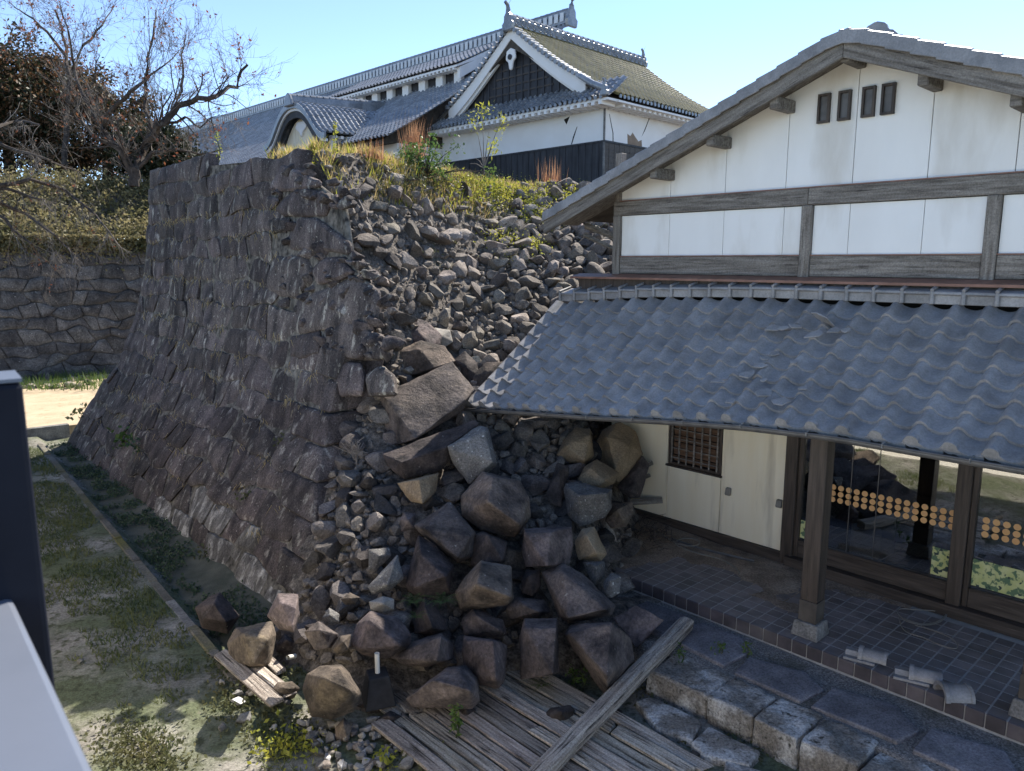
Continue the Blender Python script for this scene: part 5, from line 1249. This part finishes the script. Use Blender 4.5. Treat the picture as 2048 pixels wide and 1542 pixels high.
for k in range(14):
    c = a+rdir*(.1+k*.22)+rnn*.15; MB().box(-.012, .012, -.012, .012, 0, zr_-2.9-.05).build('baluster', MT['rail_dark'], RL).location = rr_((c[0], c[1], 2.9))
AB = thing('viewing_deck', 'pale rendered retaining wall and deck under the viewer, mirrored in the doors', 'wall', tuple(OB), rzb)
MB().box(-14, 9, -8.95, -8.75, -.3, 2.7).build('retaining_wall', MT['plaster_outer'], AB); MB().box(-14, 9, -13, -8.951, 2.5, 2.72).build('deck', MT['concrete'], AB)

# ------------------------------------------------------------------ vegetation
def leaf_items(centers, size, rg, n=None, up=.0, asp=.55):
    """quads, one per centre"""
    N_ = len(centers); C_ = np.array(centers); a = rg.normal(size=(N_, 3)); a[:, 2] += up; a /= np.linalg.norm(a, axis=1)[:, None]
    b = np.cross(a, rg.normal(size=(N_, 3))); b /= np.linalg.norm(b, axis=1)[:, None]
    s = (size*rg.uniform(.6, 1.3, N_))[:, None]
    V = np.stack([C_-a*s*.5, C_+b*s*asp*.5, C_+a*s*.5, C_-b*s*asp*.5], 1).reshape(-1, 3)
    return V, np.arange(N_*4).reshape(-1, 4)
def blades(centers, h, w, rg, lean=.35):
    N_ = len(centers); C_ = np.array(centers); an = rg.uniform(0, 2*np.pi, N_); d = np.stack([np.cos(an), np.sin(an), 0*an], 1); hh = (h*rg.uniform(.45, 1.3, N_))[:, None]
    t = C_+np.stack([rg.normal(0, lean, N_), rg.normal(0, lean, N_), np.ones(N_)], 1)*hh
    V = np.stack([C_-d*w*.5, C_+d*w*.5, t], 1).reshape(-1, 3); return V, np.arange(N_*3).reshape(-1, 3)
ng = np.random.default_rng(8)
def hz_pt(p, q): P = ww(p, q, 0); return V3(P[0], P[1], hill_z(P))
# dry grass along the crest
C1 = []; C2 = []; C3 = []
for k in range(34000):
    p = ng.uniform(2.0, 14.0); qc = -3.0-.32*(p-2) if p < 9 else -5.24-.1*(p-9)
    q = qc+ng.normal(-.5, .7) if p < 9 else qc+ng.normal(-.2, 1.6)
    f = nz(p, q, .8, 2)
    if q < qc-2.4 or q > qc+.55 or (p < batter(6.3)+.15) : continue
    if f < -.05 and ng.random() < .85: continue
    P = hz_pt(p, q); x, y = proj(P)
    if not (500 < x < 1260): continue
    (C1 if ng.random() < .74 or x > 1000 and ng.random() < .3 else C2).append(P)
C1g = [c for c in C1]
V, F = blades(C1g, .18, .016, ng); obj('dry_grass', np_mesh('dg', V, F), MT['straw'], kind='stuff', label='dry yellow grass along the hill crest', category='grass')
V, F = blades(C2, .19, .024, ng); obj('green_grass', np_mesh('gg', V, F), MT['leaf_yellow'], kind='stuff', label='yellow-green grass tufts among the dry grass', category='grass')
# leafy ground cover trailing down the rubble, in drifts
def drift(cx, cy, sx, sy, n, lst):
    for k in range(n):
        x, y = ng.normal(cx, sx), ng.normal(cy, sy)
        t = 8.0; r = ray(x, y)
        while t < 32:
            P = CAM+r*t
            if P[2] < hill_z(P)+.04: break
            t += .12
        lst.append(CAM+r*(t-.05)+V3(ng.normal(0, .04), ng.normal(0, .04), abs(ng.normal(.05, .06))))
GC = []; GY = []
for a in ((1000, 385, 40, 14, 1500), (1050, 400, 45, 16, 1500), (1000, 480, 20, 10, 350), (1070, 495, 18, 8, 300), (960, 370, 30, 12, 900), (1140, 390, 40, 14, 900), (1080, 430, 25, 14, 600)): drift(*a, GY)
for a in ((1010, 430, 40, 22, 1100), (900, 372, 40, 12, 700), (780, 385, 30, 6, 250), (1030, 520, 22, 8, 250), (905, 487, 6, 3, 60), (860, 510, 9, 4, 70), (1180, 440, 30, 20, 400), (820, 380, 40, 10, 250)): drift(*a, GC)
V, F = leaf_items(GY, .055, ng, up=.4); obj('ground_cover', np_mesh('gy', V, F), MT['leaf_yellow'], kind='stuff', label='bright yellow-green leafy ground cover trailing over the rubble', category='ground cover')
V, F = leaf_items(GC, .05, ng, up=.4); obj('ground_cover', np_mesh('gc', V, F), MT['leaf_weed'], kind='stuff', label='dull green weeds between the rubble stones', category='weeds')
def hill_hit(x, y):
    t = 8.0; r = ray(x, y)
    while t < 34:
        P = CAM+r*t
        if P[2] < hill_z(P): return P
        t += .08
    return CAM+r*17
# green shrub on the crest
P = hill_hit(855, 352); S_ = thing('shrub', 'bright green leafy shrub on the hill crest', 'shrub', tuple(P)); cs = []; st = MB()
for k in range(46):
    d = V3(ng.normal(0, .42), ng.normal(0, .35), abs(ng.normal(.28, .2))); st.tube([(0, 0, 0), d*.5+V3(0, 0, .08), d], [.012, .008, .004], 4)
    for j in range(26): cs.append(d+ng.normal(0, .085, 3))
V, F = leaf_items(cs, .075, ng, up=.3); obj('foliage', np_mesh('f', V, F), MT['leaf_green'], S_); st.build('stem', MT['bark'], S_)
# second low shrub, darker
P = hill_hit(805, 365); S_ = thing('shrub', 'low dull green bush left of the bright shrub on the crest', 'shrub', tuple(P)); cs = []; st = MB()
for k in range(26):
    d = V3(ng.normal(0, .35), ng.normal(0, .3), abs(ng.normal(.15, .1))); st.tube([(0, 0, 0), d], [.01, .004], 4)
    for j in range(18): cs.append(d+ng.normal(0, .07, 3))
V, F = leaf_items(cs, .06, ng, up=.3); obj('foliage', np_mesh('f', V, F), MT['leaf_weed'], S_); st.build('stem', MT['bark'], S_)
# upright reddish dry grass clumps
for (x, y, h, n, lab) in ((828, 318, .75, 260, 'tall upright clump of reddish dry grass on the crest'), (742, 318, .3, 90, 'short tuft of reddish dry grass left of the tall clump'), (1100, 362, .45, 60, 'small spiky dry grass tuft before the black boarded wall')):
    P = hill_hit(x, y); G_ = thing('grass_clump', lab, 'grass', tuple(P)); V, F = blades([V3(ng.normal(0, .13), ng.normal(0, .1), 0) for k in range(n)], h, .016, ng, .13); obj('blades', np_mesh('b', V, F), MT['straw_red'], G_)
# slender weeds with leaves up the stem
def stalk(x, y, h, n, lab, mat='leaf_yellow', base=None, ls=.07, cat='weed'):
    P = hill_hit(x, y) if base is None else base; S_ = thing('weed', lab, cat, tuple(P)); cs = []; pts = [V3(.03*math.sin(k), .02*k*.1, h*k/5) for k in range(6)]
    MB().tube(pts, [.008]*5+[.003], 4).build('stem', MT['leaf_weed'], S_)
    for k in range(n): t = ng.uniform(.15, 1); cs.append(V3(0, 0, h*t)+ng.normal(0, .035, 3)*(1.2-t*.6))
    V, F = leaf_items(cs, ls, ng, asp=.35); obj('leaves', np_mesh('l', V, F), MT[mat], S_); return S_
stalk(672, 318, .62, 60, 'tall thin yellow-green weed on the crest before the undulating porch roof'); stalk(438, 322, .6, 40, 'tall thin weed behind the wall top near the bare tree', base=att(438, 325, 14.5)); stalk(628, 335, .35, 70, 'bushy yellow-green tuft near the wall end on the crest', ls=.06)
# sapling in front of the black boarded wall
P = hill_hit(968, 348); S_ = thing('sapling', 'thin sapling with yellow-green leaf tufts before the black boarded castle wall', 'sapling', tuple(P)); st = MB(); cs = []
pxs = depth_of(P)/FPX
for dx, dy, tuft in ((-18, 108, 1), (35, 105, 1), (-2, 122, 1), (22, 62, 1), (-28, 20, 0), (-16, 30, 0), (10, 80, 0)):
    tip = V3(dx*pxs, 0, dy*pxs); st.tube([(0, 0, 0), (0, 0, .12), tip*.55+V3(0, 0, .1), tip], [.018, .015, .008, .004], 5)
    if tuft:
        for k in range(42): cs.append(tip+ng.normal(0, 1, 3)*V3(.09, .09, .13)+V3(0, 0, -.04))
V, F = leaf_items(cs, .11, ng, up=-.2, asp=.3); obj('leaves', np_mesh('l', V, F), MT['leaf_yellow'], S_); st.build('stem', MT['twig'], S_)
# bent dry stalk over the rubble
pts = [att(x, y, depth_of(hill_hit(x, y))-.12) for x, y in ((685, 358), (705, 380), (722, 410), (735, 440), (742, 458))]
o = MB().tube(pts, .018, 6).build('dry_stalk', MT['twig'], sm=True); tag(o, 'bent pale dry stalk lying over the top of the rubble', 'stalk')

# bare cherry trees
def tree(name, label, base, limbs, rg, scale, n_leaf, twig_n=(6, 9), lev=3, droop=0.0, tw=.9, twigmat='twig', group=None, leafmat='leaf_red'):
    T = thing(name, label, 'tree', tuple(base), 0, group); thick = MB(); thin = []; thinF = []; nb = 0; leaves = []
    tv, tf = [], []
    def tri_tube(pts, r0, r1):
        b = len(tv); m = len(pts)
        for i, p in enumerate(pts):
            r = r0+(r1-r0)*i/(m-1)
            for k in range(3): a = 2.094*k; tv.append((p[0]+r*math.cos(a), p[1]+r*math.sin(a), p[2]+r*math.cos(a+1)*.6))
        for i in range(m-1):
            for k in range(3): tf.append((b+i*3+k, b+i*3+(k+1) % 3, b+(i+1)*3+(k+1) % 3, b+(i+1)*3+k))
    def grow(p, d, L, r, lv):
        n = 4; pts = [p]; dd = d.copy()
        for i in range(n):
            dd = dd+rg.normal(0, .16, 3)+V3(0, 0, .05-droop*(3-lv)*.35); dd /= np.linalg.norm(dd); pts.append(pts[-1]+dd*L/n)
        if lv >= lev-1 and r > .02: thick.tube(pts, list(np.linspace(r, r*.55, n+1)), 5, cap=False)
        else: tri_tube(pts, r, r*.45)
        if lv == 0:
            if rg.random() < n_leaf: 
                for k in range(rg.integers(1, 4)): leaves.append(pts[rg.integers(1, n+1)]+rg.normal(0, .03, 3))
            return
        for c in range(rg.integers(*twig_n)):
            t = rg.uniform(.15, 1.0); i = min(int(t*n), n-1); q = pts[i]+(pts[i+1]-pts[i])*(t*n-i)
            nd = dd*.75+rg.normal(0, .55, 3)+V3(0, 0, .12-droop); nd /= np.linalg.norm(nd)
            grow(q, nd, L*rg.uniform(.42, .75), max(r*.38, .0045*scale), lv-1)
    for pl, r0 in limbs:
        pts = [np.array(q)-base for q in pl]; m = len(pts); rad = list(np.linspace(r0*.62, r0*.14, m)); fine = []; fr = []
        for i in range(m-1):
            for t in (0, .33, .66): fine.append(pts[i]+(pts[i+1]-pts[i])*t+rg.normal(0, .03*scale, 3)*(1 if i or t else 0)); fr.append(rad[i]+(rad[i+1]-rad[i])*t)
        fine.append(pts[-1]); fr.append(rad[-1]); thick.tube(fine, fr, 7, cap=False)
        for i in range(2, len(fine)):
            for c in range(2 if i > len(fine)*.35 else 1):
                d = (fine[i]-fine[i-1]); d /= np.linalg.norm(d); nd = d*.6+rg.normal(0, .6, 3)+V3(0, 0, .25-droop*1.6); nd /= np.linalg.norm(nd)
                grow(fine[i], nd, tw*scale*rg.uniform(.7, 1.3), max(fr[i]*.28, .010), lev-1)
    thick.build('trunk', MT['bark'], T, sm=True); obj('twigs', np_mesh('tw', tv, tf), MT[twigmat], T)
    if leaves: V, F = leaf_items(leaves, .10*scale, rg, asp=.5); obj('leaves', np_mesh('lv', V, F), MT[leafmat], T)
    return T
tg = np.random.default_rng(3)
TD = 27.0
def pl(s, t=TD, j=.9): 
    out = []
    for k, a in enumerate(s.split()): x, y = map(float, a.split(',')); out.append(att(x, y, t+tg.normal(0, j)*(k > 1)))
    return out
tree('cherry_tree', 'nearly bare spreading cherry tree above the weedy bank', att(268, 372, TD), [(pl('268,372 272,340 290,300 318,252 345,222 385,200 430,195 470,170 495,130'), .30), (pl('268,372 262,340 240,300 205,262 225,220 262,185 300,150'), .26), (pl('290,300 300,262 290,200 296,140 305,70 312,20'), .16), (pl('345,222 362,180 365,130 372,70'), .12), (pl('268,350 300,305 350,300 400,310 440,300'), .14), (pl('318,252 370,235 400,255 440,230'), .10), (pl('240,300 190,270 150,230 120,190'), .14), (pl('205,262 170,200 150,140 140,70 120,10'), .13), (pl('262,185 330,130 370,90'), .07)], tg, 1.25, .10, (4, 6), 3)
tree('cherry_tree', 'bare cherry tree at the far left with low hanging pale twigs over the far wall', att(-120, 420, 23), [(pl('-120,420 -80,380 -20,372 40,385 90,400', 23), .16), (pl('-80,380 -20,400 50,430 110,470 150,510', 23), .12), (pl('-60,390 10,440 60,490 110,540', 23), .10), (pl('-20,372 60,360 130,380 190,430 230,480', 23), .12), (pl('-120,420 -90,330 -40,270 30,240 80,250', 23), .16), (pl('-40,270 40,300 100,320 170,350', 23), .10)], tg, 1.0, .04, (3, 5), 3, .26, .9)
tree('cherry_tree', 'tall bare tree with red leaf remnants behind the dark evergreen', att(130, 330, 33), [(pl('130,330 135,240 138,150 130,70 110,20', 33), .22), (pl('138,150 170,90 205,50 230,10', 33), .12), (pl('130,110 95,60 50,30 20,5', 33), .12), (pl('138,180 100,120 40,90', 33), .10), (pl('135,240 190,160 200,110', 33), .10)], tg, 1.3, .3, (3, 6), 3)
# evergreen masses behind
def evergreen(label, pxc, t, rx, rz, n, mat, seed, mat2=None, group='evergreens behind the bare cherry trees'):
    rg = np.random.default_rng(seed); base = att(pxc[0], 360, t); top = att(pxc[0], pxc[1], t); h = top[2]-base[2]
    T = thing('evergreen_tree', label, 'tree', tuple(base), 0, group); cl = []
    MB().tube([(0, 0, -1), (.1, 0, h*.4), (0, .1, h*.8)], [.28, .22, .08], 7).build('trunk', MT['bark'], T)
    cs = []
    for k in range(90):
        d = rg.normal(size=3); d /= np.linalg.norm(d); r = rg.uniform(.55, 1.0); c = V3(d[0]*rx*r, d[1]*rx*r*.8, h*.52+d[2]*rz*r)
        if c[2] < -.3: c[2] = abs(c[2])*.3
        m = int(n/90); pts = c+rg.normal(0, 1, (m, 3))*V3(.42, .42, .30)*rx*.28; cs.append(pts)
    cs = np.concatenate(cs); V, F = leaf_items(cs, .20, rg, up=.2, asp=.5)
    if mat2:
        k = rg.random(len(F)) < .45; o = obj('crown', np_mesh('c', V, F[~k]), MT[mat], T); obj('russet_crown', np_mesh('c', V, F[k]), MT[mat2], T)
    else: obj('crown', np_mesh('c', V, F), MT[mat], T)
evergreen('dark evergreen tree crown at the far left edge', (20, 70), 36, 3.4, 3.6, 22000, 'leaf_dark', 1, 'leaf_brown'); evergreen('dark evergreen with russet top left of the cherry tree', (120, 110), 37, 3.0, 3.0, 20000, 'leaf_dark', 2, 'leaf_brown')
evergreen('lower dark evergreen behind the cherry tree trunk', (215, 185), 36, 2.8, 2.3, 16000, 'leaf_dark', 3, 'leaf_brown'); evergreen('small dark evergreen right of the cherry tree trunk', (320, 262), 34, 1.9, 1.3, 9000, 'leaf_dark', 4)
# weeds covering the bank above the far wall
cs = []
for k in range(26000):
    p, q = ng.uniform(-3, 11), ng.uniform(-28.5, -24.3); P = ww(p, q, ter_z(p, q)); cs.append(P+V3(0, 0, abs(ng.normal(.15, .28))))
for k in range(9000):
    p = ng.uniform(-3, 10); z = 5.45-abs(ng.normal(0, .35)); cs.append(ww(p, -23.7-.1*z+ng.uniform(0, .3), z))
V, F = leaf_items(cs, .15, ng, up=.3); obj('bank_weeds', np_mesh('bw', V, F), MT['leaf_bank'], kind='stuff', label='tangle of dry and green weeds covering the bank above the far wall', category='weeds')
cs = [atz(ng.uniform(35, 215), ng.uniform(748, 785), .12)+V3(0, 0, .05) for k in range(900)]
V, F = blades(cs, .28, .03, ng); obj('green_grass', np_mesh('pg', V, F), MT['leaf_green'], kind='stuff', label='bright green grass at the foot of the far wall', category='grass')
for k in range(26):
    x, y = ng.uniform(30, 190), ng.uniform(748, 776); P = atz(x, y, .12); s = ng.uniform(.12, .28); o = obj('rubble_stone', COB[k % 18]); o.matrix_world = Matrix.Translation((P[0], P[1], .1+s*.25)) @ rand_rot(rr) @ Matrix.Scale(s, 4)
    tag(o, 'dark stone in the row along the foot of the far wall', 'stone', 'stones at the far wall foot')
# grass strip, drain ivy, yard weeds
cs = []; ci = []
for k in range(120000):
    x, y = ng.uniform(-12, -1.0), ng.uniform(4.5, 18); P = V3(x, y, 0); s = (P-KA)@KN; t = (P-KA)@KD
    if t < 0 or s > -.08: continue
    g_ = nz(x, y, .9, 1)+.5*nz(x, y, 2.6, 4)+(.5 if s > -1.1 else 0)-(.25 if t > 7 else 0)
    if g_ > .08: cs.append(V3(x, y, yard_z(x, y)))
V, F = blades(cs, .07, .016, ng, .6); obj('short_grass', np_mesh('sg', V, F), MT['grass'], kind='stuff', label='short sparse grass on the trodden strip', category='grass')
for k in range(15000):
    s, t = ng.uniform(.08, .95), ng.uniform(-.3, 13.0); P = KA+KD*t+KN*s
    if nz(P[0], P[1], 1.6, 6)+.4*nz(P[0], P[1], 5, 2) > -.02: ci.append(V3(P[0], P[1], -.12+.05*max(0, (s-.5))+abs(ng.normal(.02, .035))))
V, F = leaf_items(ci, .042, ng, up=1.2, asp=.8); obj('drain_ivy', np_mesh('di', V, F), MT['leaf_blue'], kind='stuff', label='dark green low ivy filling the drain at the wall foot', category='ground cover')
cy = []
for (x, y, sx, sy, n) in ((270, 1490, 45, 30, 900), (310, 1530, 40, 12, 300), (560, 1460, 50, 25, 700), (470, 1400, 30, 25, 500), (860, 1520, 40, 20, 350), (450, 1330, 30, 15, 300), (600, 1350, 40, 10, 200), (1300, 1380, 30, 20, 200), (1480, 1500, 60, 18, 300), (1000, 1520, 20, 10, 60)):
    for k in range(n): P = atz(ng.normal(x, sx), ng.normal(y, sy), 0); cy.append(V3(P[0], P[1], abs(ng.normal(.02, .025))))
V, F = leaf_items(cy, .045, ng, up=.8, asp=.6); obj('yard_weeds', np_mesh('yw', V, F), MT['leaf_weed'], kind='stuff', label='patches of low weeds on the yard soil', category='weeds')
cy = []
for (x, y, sx, sy, n) in ((575, 1500, 35, 18, 260), (765, 1530, 14, 10, 90)):
    for k in range(n): P = atz(ng.normal(x, sx), ng.normal(y, sy), 0); cy.append(V3(P[0], P[1], abs(ng.normal(.05, .04))))
V, F = leaf_items(cy, .06, ng, up=.4); obj('yard_weeds', np_mesh('yw', V, F), MT['leaf_yellow'], kind='stuff', label='sunlit yellow-green weeds at the bottom of the photo', category='weeds')
# ferns
def fern(x, y, t, s, lab, n=9):
    P = att(x, y, t); T = thing('fern', lab, 'fern', tuple(P), 0)
    for k in range(n):
        a = 2*math.pi*k/n+ng.uniform(-.3, .3); d = V3(math.cos(a), math.sin(a), 0); V = []; F = []; m = 9
        sp = [d*s*i/m*.95+V3(0, 0, s*(.75*(i/m)-.75*(i/m)**2*.9)) for i in range(m+1)]; side = V3(-d[1], d[0], 0)
        for i in range(1, m):
            L = s*.22*(1-i/m)**.7
            for sg in (-1, 1): b = len(V); V += [sp[i]-d*s*.028, sp[i]+d*s*.028, sp[i]+side*sg*L+d*s*.05]; F.append((b, b+1, b+2))
        obj('frond', np_mesh('fr', V, F), MT['leaf_green'], T)
def bt(x, y): return depth_of(atp(x, y, PN, PD))
fern(828, 1205, bt(828, 1205)-.3, .20, 'bright green fern left of the pointed ridged rock'); fern(885, 1205, bt(885, 1205)-.3, .22, 'green fern right of the pointed ridged rock'); fern(1083, 1372, depth_of(atz(1083, 1385, .1)), .17, 'small fern on the boards before the upright block', 7); fern(835, 1235, bt(835, 1235)-.25, .14, 'small fern below the first bright fern', 6)
stalk(0, 0, .33, 90, 'tall leafy green weed before the low wide boulder', 'leaf_green', atz(912, 1475, .08), .07); stalk(0, 0, .16, 50, 'low weed between the wedge boulder and the boards', 'leaf_green', atz(1145, 1365, .05), .06); stalk(0, 0, .2, 40, 'small weed beside the wedge boulder tip', 'leaf_green', atz(1165, 1375, .05), .05)
stalk(0, 0, .16, 40, 'small green weed growing at the stone step end', 'leaf_green', atz(1362, 1325, .29), .05); stalk(0, 0, .14, 40, 'small weed on the paving behind the stone step', 'leaf_green', atz(1440, 1310, .29), .05); stalk(0, 0, .14, 40, 'small weed in the paving gravel beside the porch edge', 'leaf_green', atz(1495, 1310, .29), .045)
# plants growing from the wall face
for (x, y, n, s, mt, lab) in ((250, 882, 70, .13, 'leaf_green', 'broad-leaved green plant growing from the wall foot'), (278, 890, 40, .09, 'leaf_blue', 'small bluish plant beside the broad-leaved wall plant'), (490, 995, 45, .06, 'leaf_weed', 'small weed growing from a wall joint near the corner'), (165, 825, 50, .13, 'leaf_weed', 'weed tuft at the far end of the wall foot'), (560, 880, 30, .06, 'leaf_weed', 'small green weed in the middle wall joints'), (410, 1110, 60, .07, 'leaf_weed', 'grassy weed over the pale foot stones of the wall')):
    P = att(x, y, wall_t(x, y)-.1); T = thing('wall_plant', lab, 'plant', tuple(P)); c_ = [ng.normal(0, s*1.1, 3) for k in range(n)]; V, F = leaf_items(c_, s, ng, up=.3, asp=.75); obj('leaves', np_mesh('l', V, F), MT[mt], T)
    MB().tube([(0, .1, -.05), (0, 0, .0), (0, -.02, s)], .006, 4).build('stem', MT['bark'], T)
cs = []
for k in range(260):
    q, z = ng.uniform(-11, -1.2), ng.uniform(.6, 5.8)
    if wskip(q, z): continue
    r = min(range(len(rows)), key=lambda i: abs(rows[i]-z)); z = rows[r]; b0 = ww(batter(z)-.03, q, z)
    for j in range(7): cs.append(b0+ng.normal(0, .05, 3))
V, F = blades(cs, -.14, .008, ng, .5); obj('wall_grass', np_mesh('wg', V, F), MT['straw'], kind='stuff', label='thin dry grass hanging from the wall joints', category='grass')
# dry plant on the corner
P = att(713, 920, wall_t(690, 940)+.2); T = thing('dry_plant', 'dead pale branching plant beside the wall corner', 'plant', tuple(P)); m = MB()
for k in range(40):
    a = V3(ng.normal(0, .02), -.05, ng.uniform(0, .15)); m.tube([a, a+V3(ng.normal(0, .05), ng.normal(0, .05), .08), a+V3(ng.normal(0, .09), ng.normal(0, .07), .16)], [.006, .004, .003], 3)
m.tube([(0, 0, -.22), (0, 0, .1)], .014, 5); m.build('stem', MT['twig'], T)
# twiggy debris at the porch end
m = MB()
for k in range(90):
    P = atz(ng.normal(1300, 26), ng.normal(1068, 14), .52); d = ng.normal(0, .12, 3); d[2] = abs(d[2])*.5; m.tube([P, P+d*.6+V3(0, 0, .03), P+d*1.3], [.006, .005, .003], 3)
o = m.build('twig_debris', MT['bark']); o['kind'] = 'stuff'; tag(o, 'heap of dry twigs and dead leaves at the porch end by the wall', 'debris')
# fallen leaf
o = obj('fallen_leaf', np_mesh('fl', *leaf_items([(0, 0, .01)], .09, ng, up=2)), MT['leaf_red']); o.location = atz(1477, 1458, .06); tag(o, 'single orange fallen leaf on the flat stones', 'leaf')
for ob in list(SC.objects):
    if ob.type == 'MESH' and ob.name.startswith('jamb') and False: pass
